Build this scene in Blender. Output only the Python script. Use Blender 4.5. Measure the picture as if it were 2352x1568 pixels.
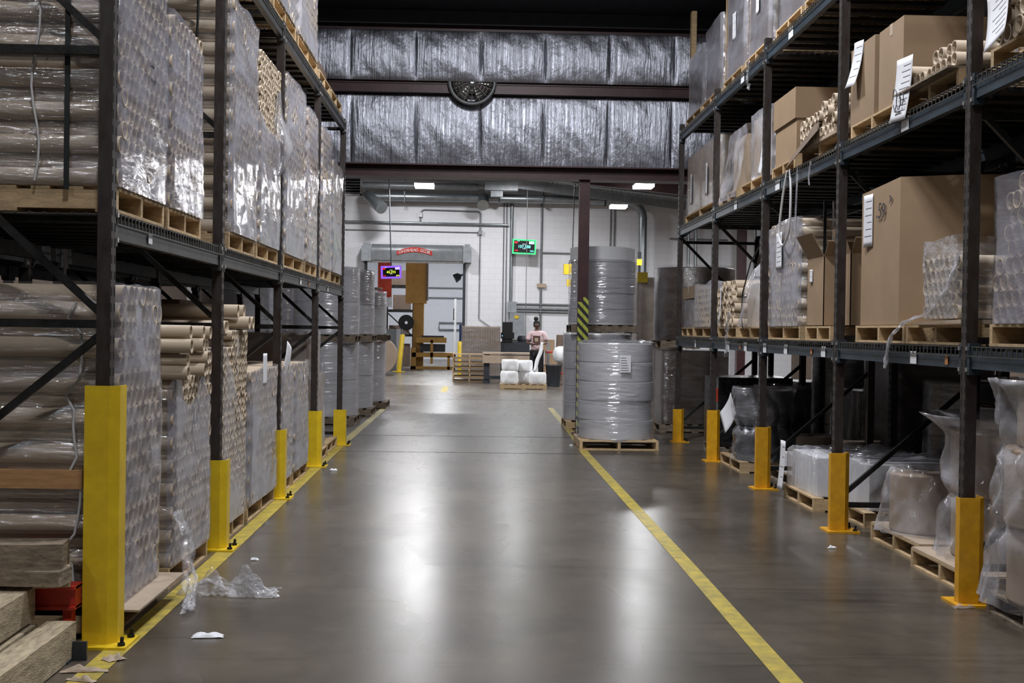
import bpy, math, random
from mathutils import Vector, Matrix, noise
random.seed(7)
PI = math.pi
scene = bpy.context.scene
for o in list(bpy.data.objects): bpy.data.objects.remove(o)

# ------------------------------------------------------------------ camera
F = 2800.0
cam = bpy.data.cameras.new('camera'); camo = bpy.data.objects.new('camera', cam)
scene.collection.objects.link(camo); scene.camera = camo
cam.sensor_width = 36.0; cam.lens = 36.0*F/2352.0; cam.clip_start = 0.05; cam.clip_end = 300
_y = Vector((1095-1176, 757-784, F)).normalized()
_x = Vector((1, 0.015, 0)); _x = (_x - _x.dot(_y)*_y).normalized()
_z = _x.cross(_y).normalized()
if _z[1] > 0: _z = -_z
right = Vector((_x[0], _y[0], _z[0])); down = Vector((_x[1], _y[1], _z[1])); fwd = Vector((_x[2], _y[2], _z[2]))
m3 = Matrix((right, -down, -fwd)).transposed()
camo.matrix_world = Matrix.Translation((0, 0, 1.52)) @ m3.to_4x4()

# ------------------------------------------------------------------ world, exposure
w = bpy.data.worlds.new('world'); scene.world = w; w.use_nodes = True
w.node_tree.nodes['Background'].inputs[0].default_value = (0.6, 0.65, 0.75, 1)
w.node_tree.nodes['Background'].inputs[1].default_value = 0.008
scene.view_settings.view_transform = 'Standard'; scene.view_settings.look = 'None'
scene.view_settings.gamma = 1.0; scene.view_settings.exposure = -0.14
LIGHTCOL = (0.97, 0.98, 1.0)
# high bay fixtures and added unseen lamps: x, y, z, watts, size   (built as lamp things further down)
FRONT_LAMPS = [(-0.3, 2.0, 8.2, 270), (0.9, 7.2, 7.5, 320), (0.3, 11.8, 6.85, 400)]
SIDE_LAMPS = [(-5.2, -2.0, 8.2, 170), (6.2, 3.0, 8.0, 120)]  # left one is unseen, added to put glare on the near film
BACK_LAMPS = [(-1.334, 30.0, 4.99, 290), (4.06, 30.0, 5.08, 290), (4.02, 35.0, 5.08, 260),
              (-6.5, 24.0, 6.2, 300), (7.5, 24.0, 5.4, 300), (-6.5, 33.0, 6.4, 330), (8.5, 35.0, 5.2, 330), (1.2, 38.6, 6.35, 200), (-2.6, 38.6, 6.6, 200),  # unseen lamps added to brighten the back hall and its wall
              (-2.0, 48.0, 6.3, 420), (-1.5, 55.0, 6.3, 420)]

# ------------------------------------------------------------------ mesh helpers
col = scene.collection
LOC = {}
class MB:
    def __init__(s): s.v = []; s.f = []; s.m = []; s.s = []
    def add(s, vs, fs, m=0, sm=False):
        b = len(s.v); s.v += [tuple(p) for p in vs]
        for q in fs: s.f.append([i+b for i in q]); s.m.append(m); s.s.append(sm)
        return s
    def box(s, a, b, m=0):
        x0, x1 = sorted((a[0], b[0])); y0, y1 = sorted((a[1], b[1])); z0, z1 = sorted((a[2], b[2]))
        return s.add([(x0,y0,z0),(x1,y0,z0),(x1,y1,z0),(x0,y1,z0),(x0,y0,z1),(x1,y0,z1),(x1,y1,z1),(x0,y1,z1)],
              [(0,3,2,1),(4,5,6,7),(0,1,5,4),(1,2,6,5),(2,3,7,6),(3,0,4,7)], m)
    def cbox(s, c, d, m=0, rot=None):
        x, y, z = d[0]/2, d[1]/2, d[2]/2
        R = Matrix.Identity(3) if rot is None else (rot if isinstance(rot, Matrix) else Matrix.Rotation(rot, 3, 'Z'))
        c = Vector(c)
        vs = [c + R @ Vector(p) for p in [(-x,-y,-z),(x,-y,-z),(x,y,-z),(-x,y,-z),(-x,-y,z),(x,-y,z),(x,y,z),(-x,y,z)]]
        return s.add(vs, [(0,3,2,1),(4,5,6,7),(0,1,5,4),(1,2,6,5),(2,3,7,6),(3,0,4,7)], m)
    def bar(s, p, q, w, h=None, m=0, up=(0,0,1)):
        p = Vector(p); q = Vector(q); h = h or w
        d = (q-p).normalized(); u = Vector(up)
        if abs(d.dot(u)) > .98: u = Vector((1,0,0))
        r = d.cross(u).normalized(); u = r.cross(d)
        vs = [a + r*i*w/2 + u*j*h/2 for a in (p, q) for i, j in ((-1,-1),(1,-1),(1,1),(-1,1))]
        return s.add(vs, [(0,1,2,3),(7,6,5,4),(0,4,5,1),(1,5,6,2),(2,6,7,3),(3,7,4,0)], m)
    def tube(s, pts, r, n=10, m=0, cap=True):
        pts = [Vector(p) for p in pts]; rs = r if isinstance(r, (list, tuple)) else [r]*len(pts)
        rings = []; ref = None
        for i, p in enumerate(pts):
            d = (pts[min(i+1, len(pts)-1)] - pts[max(i-1, 0)]).normalized()
            if ref is None: ref = Vector((0,0,1)) if abs(d.z) < .9 else Vector((1,0,0))
            a = d.cross(ref).normalized(); b = a.cross(d).normalized(); ref = b
            rings.append([p + (a*math.cos(t)+b*math.sin(t))*rs[i] for t in [2*PI*k/n for k in range(n)]])
        vs = [v for g in rings for v in g]; fs = []
        for i in range(len(rings)-1):
            for k in range(n): fs.append((i*n+k, i*n+(k+1)%n, (i+1)*n+(k+1)%n, (i+1)*n+k))
        s.add(vs, fs, m, True)
        if cap:
            s.add(rings[0], [tuple(range(n))], m); s.add(rings[-1], [tuple(reversed(range(n)))], m)
        return s
    def hollow(s, p, L, r, ri, n=18, m=0, ax=0):   # pipe along +axis from p
        def P(t, rr, l):
            a, b = rr*math.cos(t), rr*math.sin(t)
            q = [(l, a, b), (b, l, a), (a, b, l)][ax]
            return (p[0]+q[0], p[1]+q[1], p[2]+q[2])
        T = [2*PI*k/n for k in range(n)]
        vs = [P(t, r, 0) for t in T]+[P(t, r, L) for t in T]+[P(t, ri, L) for t in T]+[P(t, ri, 0) for t in T]
        b0 = len(s.v); s.v += vs
        for a, b, sm in ((0,1,True),(1,2,False),(2,3,True),(3,0,False)):
            for k in range(n):
                s.f.append([b0+a*n+k, b0+b*n+k, b0+b*n+(k+1)%n, b0+a*n+(k+1)%n]); s.m.append(m); s.s.append(sm)
        return s
    def lathe(s, c, prof, n=32, m=0, fn=None, cap=True):   # prof: (r,z)
        vs = []
        for r, z in prof:
            for k in range(n):
                t = 2*PI*k/n; rr = r + (fn(t, z) if fn and r > .001 else 0)
                vs.append((c[0]+rr*math.cos(t), c[1]+rr*math.sin(t), c[2]+z))
        fs = [(i*n+k, i*n+(k+1)%n, (i+1)*n+(k+1)%n, (i+1)*n+k) for i in range(len(prof)-1) for k in range(n)]
        s.add(vs, fs, m, True)
        if cap:
            s.add(vs[:n], [tuple(reversed(range(n)))], m); s.add(vs[-n:], [tuple(range(n))], m)
        return s
    def grid(s, fn, nu, nv, m=0, sm=True):
        vs = [fn(i/nu, j/nv) for j in range(nv+1) for i in range(nu+1)]
        return s.add(vs, [(j*(nu+1)+i, j*(nu+1)+i+1, (j+1)*(nu+1)+i+1, (j+1)*(nu+1)+i) for j in range(nv) for i in range(nu)], m, sm)
    def build(s, name, mats, parent=None, origin=None):
        if not isinstance(mats, (list, tuple)): mats = [mats]
        if parent is not None: o0 = LOC[parent.name]
        elif origin is not None: o0 = Vector(origin)
        else:
            xs = [p[0] for p in s.v]; ys = [p[1] for p in s.v]; zs = [p[2] for p in s.v]
            o0 = Vector(((min(xs)+max(xs))/2, (min(ys)+max(ys))/2, min(zs)))
        me = bpy.data.meshes.new(name)
        me.from_pydata([(p[0]-o0.x, p[1]-o0.y, p[2]-o0.z) for p in s.v], [], s.f)
        me.polygons.foreach_set('material_index', s.m); me.polygons.foreach_set('use_smooth', s.s)
        for m in mats: me.materials.append(m)
        o = bpy.data.objects.new(name, me); col.objects.link(o)
        if parent is not None: o.parent = parent; LOC[o.name] = o0
        else: o.location = o0; LOC[o.name] = o0
        return o
def tag(o, label=None, cat=None, group=None, kind=None):
    if label: o['label'] = label
    if cat: o['category'] = cat
    if group: o['group'] = group
    if kind: o['kind'] = kind
    elif cat: o['kind'] = 'thing'
    return o
def thing(name, loc, label, cat, group=None):
    o = bpy.data.objects.new(name, None); col.objects.link(o); o.location = loc; o.empty_display_size = .1
    LOC[o.name] = Vector(loc); return tag(o, label, cat, group)
def struct(o): o['kind'] = 'structure'; return o
def kids(o): return [c for c in bpy.data.objects if c.parent == o]
KID = {}
def dup(o, loc, rot=None, label=None, group=None):
    """copy of a thing and of its parts and their sub-parts"""
    if o.name not in KID: KID[o.name] = [(c, kids(c)) for c in kids(o)]
    r = o.copy(); col.objects.link(r); r.location = loc
    if rot is not None: r.rotation_euler = rot
    if label: r['label'] = label
    if group: r['group'] = group
    for c, gs in KID[o.name]:
        d = c.copy(); col.objects.link(d); d.parent = r
        for g in gs:
            e = g.copy(); col.objects.link(e); e.parent = d
    LOC[r.name] = Vector(loc)
    return r
def nz(x, y, z, sc=1.0): return noise.noise(Vector((x*sc, y*sc, z*sc)))
ORD = ['nearest', 'second nearest', 'third nearest', 'fourth nearest', 'fifth nearest', 'sixth nearest', 'seventh nearest', 'eighth nearest']

# ------------------------------------------------------------------ materials
def newmat(name):
    m = bpy.data.materials.new(name); m.use_nodes = True
    return m, m.node_tree, m.node_tree.nodes['Principled BSDF']
def N(nt, t, **k):
    n = nt.nodes.new(t)
    for a, b in k.items():
        if a in n.inputs: n.inputs[a].default_value = b
        else: setattr(n, a, b)
    return n
def mat(name, c, rough=.6, metal=0, var=.12, sc=6.0, stretch=(1,1,1), bump=0, bsc=30, rnd=0, spec=.5, bstretch=(1,1,1), c2=None):
    m, nt, p = newmat(name); L = nt.links.new
    tc = N(nt, 'ShaderNodeTexCoord'); mp = N(nt, 'ShaderNodeMapping'); mp.inputs['Scale'].default_value = stretch
    L(tc.outputs['Object'], mp.inputs[0])
    no = N(nt, 'ShaderNodeTexNoise', Scale=sc, Detail=6.0, Roughness=.62); L(mp.outputs[0], no.inputs['Vector'])
    cr = N(nt, 'ShaderNodeValToRGB'); cr.color_ramp.elements[0].position = .3; cr.color_ramp.elements[1].position = .7
    lo = c2 or tuple(x*(1-2*var) for x in c)
    cr.color_ramp.elements[0].color = (*lo, 1); cr.color_ramp.elements[1].color = (*[min(1, x*(1+var)) for x in c], 1)
    L(no.outputs['Fac'], cr.inputs[0]); out = cr.outputs[0]
    if rnd:
        oi = N(nt, 'ShaderNodeObjectInfo'); mr = N(nt, 'ShaderNodeMapRange')
        mr.inputs['To Min'].default_value = 1-rnd; mr.inputs['To Max'].default_value = 1+rnd*.6
        L(oi.outputs['Random'], mr.inputs['Value'])
        hs = N(nt, 'ShaderNodeHueSaturation'); L(mr.outputs[0], hs.inputs['Value']); L(out, hs.inputs['Color']); out = hs.outputs[0]
    L(out, p.inputs['Base Color'])
    p.inputs['Roughness'].default_value = rough; p.inputs['Metallic'].default_value = metal
    p.inputs['Specular IOR Level'].default_value = spec
    if bump:
        mq = N(nt, 'ShaderNodeMapping'); mq.inputs['Scale'].default_value = bstretch; L(tc.outputs['Object'], mq.inputs[0])
        n2 = N(nt, 'ShaderNodeTexNoise', Scale=bsc, Detail=4.0); L(mq.outputs[0], n2.inputs['Vector'])
        b = N(nt, 'ShaderNodeBump', Strength=bump, Distance=.02); L(n2.outputs['Fac'], b.inputs['Height']); L(b.outputs[0], p.inputs['Normal'])
    return m
def emat(name, c, s):
    m, nt, p = newmat(name); p.inputs['Base Color'].default_value = (*c, 1)
    p.inputs['Emission Color'].default_value = (*c, 1); p.inputs['Emission Strength'].default_value = s
    return m
def film(name, c, lo, hi, rough=.16, sc=3, bump=.25, stretch=(1,1,1), bsc=14, rot=0.0, gloss=.05, dist=.01):
    """clear stretch film: part see-through, part hazy plastic with crinkles"""
    m, nt, p = newmat(name); L = nt.links.new
    p.inputs['Base Color'].default_value = (*c, 1); p.inputs['Roughness'].default_value = .5
    p.inputs['Specular IOR Level'].default_value = .2; p.inputs['Coat Weight'].default_value = .5; p.inputs['Coat Roughness'].default_value = rough; p.inputs['Coat IOR'].default_value = 1.6
    tc = N(nt, 'ShaderNodeTexCoord'); mp = N(nt, 'ShaderNodeMapping'); mp.inputs['Scale'].default_value = stretch; mp.inputs['Rotation'].default_value = (rot, 0, 0)
    L(tc.outputs['Object'], mp.inputs[0])
    n2 = N(nt, 'ShaderNodeTexNoise', Scale=bsc, Detail=5.0, Distortion=.8); L(mp.outputs[0], n2.inputs['Vector'])
    b = N(nt, 'ShaderNodeBump', Strength=bump, Distance=dist); L(n2.outputs['Fac'], b.inputs['Height'])
    L(b.outputs[0], p.inputs['Normal']); L(b.outputs[0], p.inputs['Coat Normal'])
    no = N(nt, 'ShaderNodeTexNoise', Scale=sc, Detail=3.0, Distortion=.4); L(mp.outputs[0], no.inputs['Vector'])
    mr = N(nt, 'ShaderNodeMapRange'); mr.inputs['From Min'].default_value = .36; mr.inputs['From Max'].default_value = .64
    mr.inputs['To Min'].default_value = lo; mr.inputs['To Max'].default_value = hi; L(no.outputs['Fac'], mr.inputs['Value'])
    tr = N(nt, 'ShaderNodeBsdfTransparent'); mx = N(nt, 'ShaderNodeMixShader')
    L(mr.outputs[0], mx.inputs[0]); L(tr.outputs[0], mx.inputs[1]); L(p.outputs[0], mx.inputs[2])
    gl = N(nt, 'ShaderNodeBsdfGlossy'); gl.inputs['Roughness'].default_value = rough*.7; gl.inputs['Color'].default_value = (.9, .9, .95, 1); L(b.outputs[0], gl.inputs['Normal'])
    lw = N(nt, 'ShaderNodeLayerWeight', Blend=.5); L(b.outputs[0], lw.inputs['Normal'])
    pw = N(nt, 'ShaderNodeMath', operation='POWER'); L(lw.outputs['Facing'], pw.inputs[0]); pw.inputs[1].default_value = 4.0
    fr = N(nt, 'ShaderNodeMath', operation='MULTIPLY_ADD'); L(pw.outputs[0], fr.inputs[0]); fr.inputs[1].default_value = .35; fr.inputs[2].default_value = gloss
    m2 = N(nt, 'ShaderNodeMixShader'); L(fr.outputs[0], m2.inputs[0]); L(mx.outputs[0], m2.inputs[1]); L(gl.outputs[0], m2.inputs[2])
    L(m2.outputs[0], nt.nodes['Material Output'].inputs[0])
    return m

M = {}
M['wood'] = mat('pine_wood', (.52, .37, .21), .75, var=.16, sc=4, stretch=(3,3,14), rnd=.18, bump=.15, bsc=60)
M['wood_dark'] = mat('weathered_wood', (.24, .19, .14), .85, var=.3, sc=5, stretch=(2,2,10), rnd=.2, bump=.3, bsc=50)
M['lumber'] = mat('rough_sawn_lumber', (.52, .43, .3), .85, var=.25, sc=7, stretch=(6,1.5,6), rnd=.15, bump=.4, bsc=40, bstretch=(5,1,5))
M['tube'] = mat('core_board', (.48, .385, .285), .62, var=.05, sc=3, rnd=.1, bump=.04, bsc=120)
M['tube_dark'] = mat('dark_core_board', (.12, .1, .085), .5, var=.1)
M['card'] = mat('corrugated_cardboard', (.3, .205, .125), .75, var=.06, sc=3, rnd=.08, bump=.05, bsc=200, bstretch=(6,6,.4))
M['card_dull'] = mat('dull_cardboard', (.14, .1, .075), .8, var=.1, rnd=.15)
M['card_pale'] = mat('chipboard', (.42, .33, .25), .75, var=.08, rnd=.1)
M['paper'] = mat('white_paper', (.72, .73, .78), .6, var=.03)
M['print'] = mat('printed_grey', (.25, .25, .28), .6, var=0)
M['ink'] = mat('ink', (.03, .03, .04), .6, var=0)
M['tape'] = mat('strap_tape', (.6, .6, .62), .4, var=.05)
M['strap'] = mat('black_strapping', (.015, .02, .02), .4)
M['rack'] = mat('rack_steel', (.016, .015, .015), .5, .3, var=.5, sc=9, bump=.1, bsc=60)
M['rack_face'] = mat('upright_steel_rusty', (.032, .028, .027), .5, .2, var=.5, sc=7, stretch=(3,3,1), c2=(.022, .011, .008))
M['slot'] = mat('slot_shadow', (.004, .004, .004), .9, var=0)
M['beam'] = mat('beam_blue_steel', (.036, .055, .075), .42, .25, var=.3, sc=10, stretch=(1,.4,3), bump=.08, c2=(.02, .026, .032))
M['beam_grey'] = mat('beam_grey_steel', (.045, .047, .05), .45, .25, var=.35, sc=10, c2=(.026, .025, .024))
M['wire'] = mat('galvanised_wire', (.12, .115, .105), .45, .6, var=.2)
M['bolt'] = mat('bolt_steel', (.45, .45, .44), .35, .7)
M['yellow'] = mat('yellow_paint', (.7, .5, .015), .42, var=.08, sc=9, bump=.05, c2=(.6, .4, .012))
M['amber'] = mat('amber_paint', (.72, .37, .01), .42, var=.1, sc=11, c2=(.55, .27, .01))
M['maroon'] = mat('maroon_steel', (.055, .018, .022), .42, .1, var=.2, sc=5, bump=.05)
M['roof'] = mat('roof_sheet', (.022, .027, .036), .6, .1, var=.2)
M['white'] = mat('white_enamel', (.75, .76, .78), .5)
M['grey'] = mat('grey_enamel', (.3, .32, .34), .4, .1)
M['darkgrey'] = mat('dark_grey_plastic', (.035, .04, .05), .4)
M['black'] = mat('black_plastic', (.01, .01, .012), .35)
M['galv'] = mat('galvanised_duct', (.33, .36, .38), .32, .75, var=.12, sc=3)
M['pipe'] = mat('grey_pipe', (.2, .21, .22), .4, .3)
M['blackfilm'] = mat('black_stretch_film', (.012, .012, .014), .22, var=.3, bump=.9, bsc=14, spec=.8)
M['rollpaper'] = mat('roll_paper_grey', (.72, .73, .77), .5, var=.04, sc=2)
M['kraft'] = mat('kraft_roll_paper', (.36, .27, .2), .6, var=.06, sc=3)
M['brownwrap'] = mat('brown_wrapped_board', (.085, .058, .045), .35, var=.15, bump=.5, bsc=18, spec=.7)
M['red'] = mat('red_enamel', (.5, .03, .015), .45)
M['label_orange'] = mat('orange_label', (.5, .2, .06), .6)
M['orange'] = mat('orange_red_fabric', (.62, .06, .02), .6)
M['ochre'] = mat('ochre_machine_paint', (.55, .3, .06), .45, var=.08)
M['whiteroll'] = mat('white_nonwoven', (.82, .83, .85), .8, var=.03, bump=.25, bsc=25)
M['skin'] = mat('brown_skin', (.09, .045, .03), .5, var=.05)
M['hair'] = mat('black_hair', (.008, .007, .007), .6, var=.1, bump=.8, bsc=90)
M['shirt'] = mat('pale_pink_shirt', (.68, .5, .52), .8, var=.12, sc=9)
M['pants'] = mat('black_trousers', (.012, .012, .015), .8)
M['film'] = film('clear_stretch_film', (.36, .36, .43), .26, .6, stretch=(1, .45, 1.7), rot=.35, sc=3.6, bump=.3)
M['film_side'] = film('clear_side_film', (.5, .5, .52), .03, .16, rough=.1, sc=4, bump=.6, bsc=24, stretch=(.4, 1, 2.2), dist=.015, gloss=.16)
M['film_thin'] = film('thin_stretch_film', (.5, .5, .54), .06, .28, rough=.13, bump=.5, stretch=(.5, .5, 2), bsc=12, gloss=.1, dist=.02)
M['film_roll'] = film('roll_stretch_film', (.55, .55, .6), .08, .45, rough=.13, bump=.5, stretch=(.3, .3, 3), bsc=9, dist=.02, gloss=.2)
M['film_cloud'] = film('cloudy_bag_film', (.66, .66, .72), .08, .52, rough=.17, sc=2.5, bump=.5, bsc=6, dist=.03)
M['film_scrap'] = film('scrap_film', (.7, .7, .74), .1, .45, rough=.12, sc=8, bump=.9, bsc=30, dist=.02)
M['film_thick'] = film('layered_stretch_film', (.36, .36, .41), .34, .76, sc=2.6, stretch=(1, .5, 1.5), rot=.4, bsc=10)

def floor_material():
    m, nt, p = newmat('polished_concrete'); L = nt.links.new
    tc = N(nt, 'ShaderNodeTexCoord')
    def tex(sc, st=(1,1,1), d=6.0, dist=0.0):
        mp = N(nt, 'ShaderNodeMapping'); mp.inputs['Scale'].default_value = st; L(tc.outputs['Object'], mp.inputs[0])
        n = N(nt, 'ShaderNodeTexNoise', Scale=sc, Detail=d, Roughness=.65, Distortion=dist); L(mp.outputs[0], n.inputs['Vector']); return n.outputs['Fac']
    def ramp(i, a, b, ca, cb):
        r = N(nt, 'ShaderNodeValToRGB'); r.color_ramp.elements[0].position = a; r.color_ramp.elements[1].position = b
        r.color_ramp.elements[0].color = (*ca, 1); r.color_ramp.elements[1].color = (*cb, 1); L(i, r.inputs[0]); return r.outputs[0]
    base = ramp(tex(.7, d=4.0), .3, .7, (.05, .041, .032), (.125, .104, .081))
    fine = ramp(tex(9, (1, .8, 1), d=5.0), .3, .7, (.86, .86, .86), (1.1, 1.1, 1.1))
    mx = N(nt, 'ShaderNodeMix', data_type='RGBA', blend_type='MULTIPLY'); mx.inputs[0].default_value = 1
    L(base, mx.inputs[6]); L(fine, mx.inputs[7])
    # scuffs: long thin dark marks across the aisle and along it
    sc1 = ramp(tex(1.6, (.35, 4, 1), 5.0, .6), .34, .46, (.62, .6, .58), (1, 1, 1))
    m2 = N(nt, 'ShaderNodeMix', data_type='RGBA', blend_type='MULTIPLY'); m2.inputs[0].default_value = .7
    L(mx.outputs[2], m2.inputs[6]); L(sc1, m2.inputs[7])
    sc2 = ramp(tex(1.4, (3.5, .5, 1), 5.0, .8), .3, .4, (.78, .77, .76), (1, 1, 1))
    m3_ = N(nt, 'ShaderNodeMix', data_type='RGBA', blend_type='MULTIPLY'); m3_.inputs[0].default_value = .6
    L(m2.outputs[2], m3_.inputs[6]); L(sc2, m3_.inputs[7])
    L(m3_.outputs[2], p.inputs['Base Color'])
    rr = N(nt, 'ShaderNodeMapRange'); rr.inputs['From Min'].default_value = .3; rr.inputs['From Max'].default_value = .7
    rr.inputs['To Min'].default_value = .24; rr.inputs['To Max'].default_value = .31
    L(tex(1.2, (1, .35, 1), 3.0), rr.inputs['Value']); L(rr.outputs[0], p.inputs['Roughness'])
    b = N(nt, 'ShaderNodeBump', Strength=.03, Distance=.01); L(tex(2.0, (1,1,1), 1.0), b.inputs['Height']); L(b.outputs[0], p.inputs['Normal'])
    p.inputs['Specular IOR Level'].default_value = .55
    return m
def block_material():
    m, nt, p = newmat('white_block_wall'); L = nt.links.new
    tc = N(nt, 'ShaderNodeTexCoord'); mp = N(nt, 'ShaderNodeMapping'); mp.inputs['Rotation'].default_value = (-PI/2, 0, 0)
    L(tc.outputs['Object'], mp.inputs[0])
    b = N(nt, 'ShaderNodeTexBrick'); b.inputs['Scale'].default_value = 1.0; b.inputs['Brick Width'].default_value = .406; b.inputs['Row Height'].default_value = .203
    b.inputs['Mortar Size'].default_value = .008; b.inputs['Mortar Smooth'].default_value = .3
    b.inputs['Color1'].default_value = (.76, .76, .79, 1); b.inputs['Color2'].default_value = (.74, .74, .77, 1); b.inputs['Mortar'].default_value = (.66, .66, .69, 1)
    L(mp.outputs[0], b.inputs['Vector']); L(b.outputs['Color'], p.inputs['Base Color']); p.inputs['Roughness'].default_value = .5
    return m
def foil_material():
    m, nt, p = newmat('foil_faced_insulation'); L = nt.links.new
    tc = N(nt, 'ShaderNodeTexCoord'); mp = N(nt, 'ShaderNodeMapping'); mp.inputs['Scale'].default_value = (9, 1, .55)
    L(tc.outputs['Object'], mp.inputs[0])
    n = N(nt, 'ShaderNodeTexNoise', Scale=2.2, Detail=7.0, Roughness=.6, Distortion=.9); L(mp.outputs[0], n.inputs['Vector'])
    mp2 = N(nt, 'ShaderNodeMapping'); mp2.inputs['Scale'].default_value = (3, 1, 2); mp2.inputs['Rotation'].default_value = (0, .5, 0); L(tc.outputs['Object'], mp2.inputs[0])
    n2 = N(nt, 'ShaderNodeTexNoise', Scale=7.0, Detail=6.0); L(mp2.outputs[0], n2.inputs['Vector'])
    ad = N(nt, 'ShaderNodeMath', operation='MULTIPLY_ADD'); L(n2.outputs['Fac'], ad.inputs[0]); ad.inputs[1].default_value = .35; L(n.outputs['Fac'], ad.inputs[2])
    b = N(nt, 'ShaderNodeBump', Strength=.45, Distance=.04); L(ad.outputs[0], b.inputs['Height']); L(b.outputs[0], p.inputs['Normal'])
    p.inputs['Base Color'].default_value = (.37, .38, .44, 1); p.inputs['Metallic'].default_value = .95; p.inputs['Roughness'].default_value = .34
    return m
def paint_line_material():
    m = mat('floor_line_paint', (.5, .38, .05), .45, var=.15, sc=9, c2=(.24, .2, .06), bump=.05); return m
def hazard_material():
    m, nt, p = newmat('hazard_stripe_tape'); L = nt.links.new
    tc = N(nt, 'ShaderNodeTexCoord'); sp = N(nt, 'ShaderNodeSeparateXYZ'); L(tc.outputs['Object'], sp.inputs[0])
    # chevron of two slanted tapes side by side
    a = N(nt, 'ShaderNodeMath', operation='ABSOLUTE'); L(sp.outputs['X'], a.inputs[0])
    s1 = N(nt, 'ShaderNodeMath', operation='MULTIPLY_ADD'); L(sp.outputs['X'], s1.inputs[0]); s1.inputs[1].default_value = 1.1; L(sp.outputs['Z'], s1.inputs[2])
    s2 = N(nt, 'ShaderNodeMath', operation='MULTIPLY'); L(s1.outputs[0], s2.inputs[0]); s2.inputs[1].default_value = 1/.137
    fr = N(nt, 'ShaderNodeMath', operation='FRACT'); L(s2.outputs[0], fr.inputs[0])
    gt = N(nt, 'ShaderNodeMath', operation='GREATER_THAN'); L(fr.outputs[0], gt.inputs[0]); gt.inputs[1].default_value = .5
    mx = N(nt, 'ShaderNodeMix', data_type='RGBA'); mx.inputs[6].default_value = (.012, .012, .014, 1); mx.inputs[7].default_value = (.42, .46, .06, 1)
    L(gt.outputs[0], mx.inputs[0]); L(mx.outputs[2], p.inputs['Base Color']); p.inputs['Roughness'].default_value = .5
    return m
M['floor'] = floor_material(); M['block'] = block_material(); M['foil'] = foil_material(); M['line'] = paint_line_material(); M['hazard'] = hazard_material()
M['panelwhite'] = mat('white_panel', (.75, .77, .82), .45, var=.02)
M['lampglow'] = emat('lamp_diffuser', (1, .98, 1), 14)

def text(parent, s, loc, size, m, rot=(PI/2, 0, 0), name='lettering', extrude=.0008, align='CENTER'):
    cu = bpy.data.curves.new(name, 'FONT'); cu.body = s; cu.size = size; cu.align_x = align; cu.align_y = 'CENTER'; cu.extrude = extrude
    t = bpy.data.objects.new(name, cu); col.objects.link(t)
    me = bpy.data.meshes.new_from_object(t.evaluated_get(bpy.context.evaluated_depsgraph_get()))
    bpy.data.objects.remove(t); me.materials.clear(); me.materials.append(m)
    o = bpy.data.objects.new(name, me); col.objects.link(o); o.parent = parent
    o.location = Vector(loc) - LOC[parent.name]; o.rotation_euler = rot; LOC[o.name] = Vector(loc)
    return o

# ------------------------------------------------------------------ the setting
b = MB(); b.add([(-10,-7,0),(11,-7,0),(11,62,0),(-10,62,0)], [(0,1,2,3)]); struct(b.build('floor', M['floor'], origin=(0,0,0)))
def line(name, pts, wd):
    b = MB()
    for (x0, y0), (x1, y1) in zip(pts, pts[1:]):
        b.add([(x0-wd/2, y0, .002), (x0+wd/2, y0, .002), (x1+wd/2, y1, .002), (x1-wd/2, y1, .002)], [(0,1,2,3)])
    struct(b.build(name, M['line']))
line('trim_1', [(-1.645, 1.0), (-1.665, 8.0), (-1.74, 15.6), (-1.74, 23.6)], .115)
line('trim_2', [(1.39, 1.0), (1.40, 8.0), (1.375, 15.0), (1.44, 18.5), (1.47, 24.0)], .105)
line('trim_3', [(-.78, 29.5), (-.8, 32.5)], .16)
# slab joints
b = MB()
for y in (15.05, 17.35, 26.5): b.box((-1.8, y, .0005), (2.6, y+.012, .0018))
struct(b.build('trim_4', M['slot']))
# enclosing walls of the front hall
for n, a, c in (('wall_left', (-10,-7,0), (-9.9,62,11)), ('wall_right', (10.9,-7,0), (11,62,11)), ('wall_rear', (-10,-7,0), (11,-6.9,11))):
    struct(MB().box(a, c).build(n, M['card_dull'] if n != 'wall_rear' else M['grey']))
# roofs
b = MB(); b.add([(-10,18.1,6.13),(11,18.1,6.13),(11,-7,9.9),(-10,-7,9.9)], [(0,1,2,3)])
for k in range(16):
    y = 17.9 - k*1.5; z = 6.13 + (18.1-y)*.15
    b.box((-10, y-.07, z-.2), (11, y-.01, z))
struct(b.build('ceiling', M['roof']))
def zr(x): return 6.68 - .112*x
b = MB(); b.add([(-10,18.2,zr(-10)),(11,18.2,zr(11)),(11,42,zr(11)),(-10,42,zr(-10))], [(3,2,1,0)])
b.add([(-10,42.3,6.6),(11,42.3,6.6),(11,62,6.6),(-10,62,6.6)], [(0,1,2,3)])
for k in range(150):
    x = -10 + k*.14; b.add([(x,18.2,zr(x)-.001),(x+.07,18.2,zr(x)-.035),(x+.07,42,zr(x)-.035),(x,42,zr(x)-.001)], [(0,1,2,3)])
struct(b.build('ceiling_back', M['grey']))
b = MB()   # roof joists of the back hall, sloping down to the right
for y in (24.5, 29, 33.2, 37.5, 40.5):
    b.add([(-6,y,zr(-6)-.05),(10,y,zr(10)-.05),(10,y+.12,zr(10)-.05),(-6,y+.12,zr(-6)-.05),(-6,y,zr(-6)-.3),(10,y,zr(10)-.3),(10,y+.12,zr(10)-.3),(-6,y+.12,zr(-6)-.3)],
          [(0,1,2,3),(4,7,6,5),(0,4,5,1),(2,6,7,3)])
struct(b.build('trim_5', M['pipe']))
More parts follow.
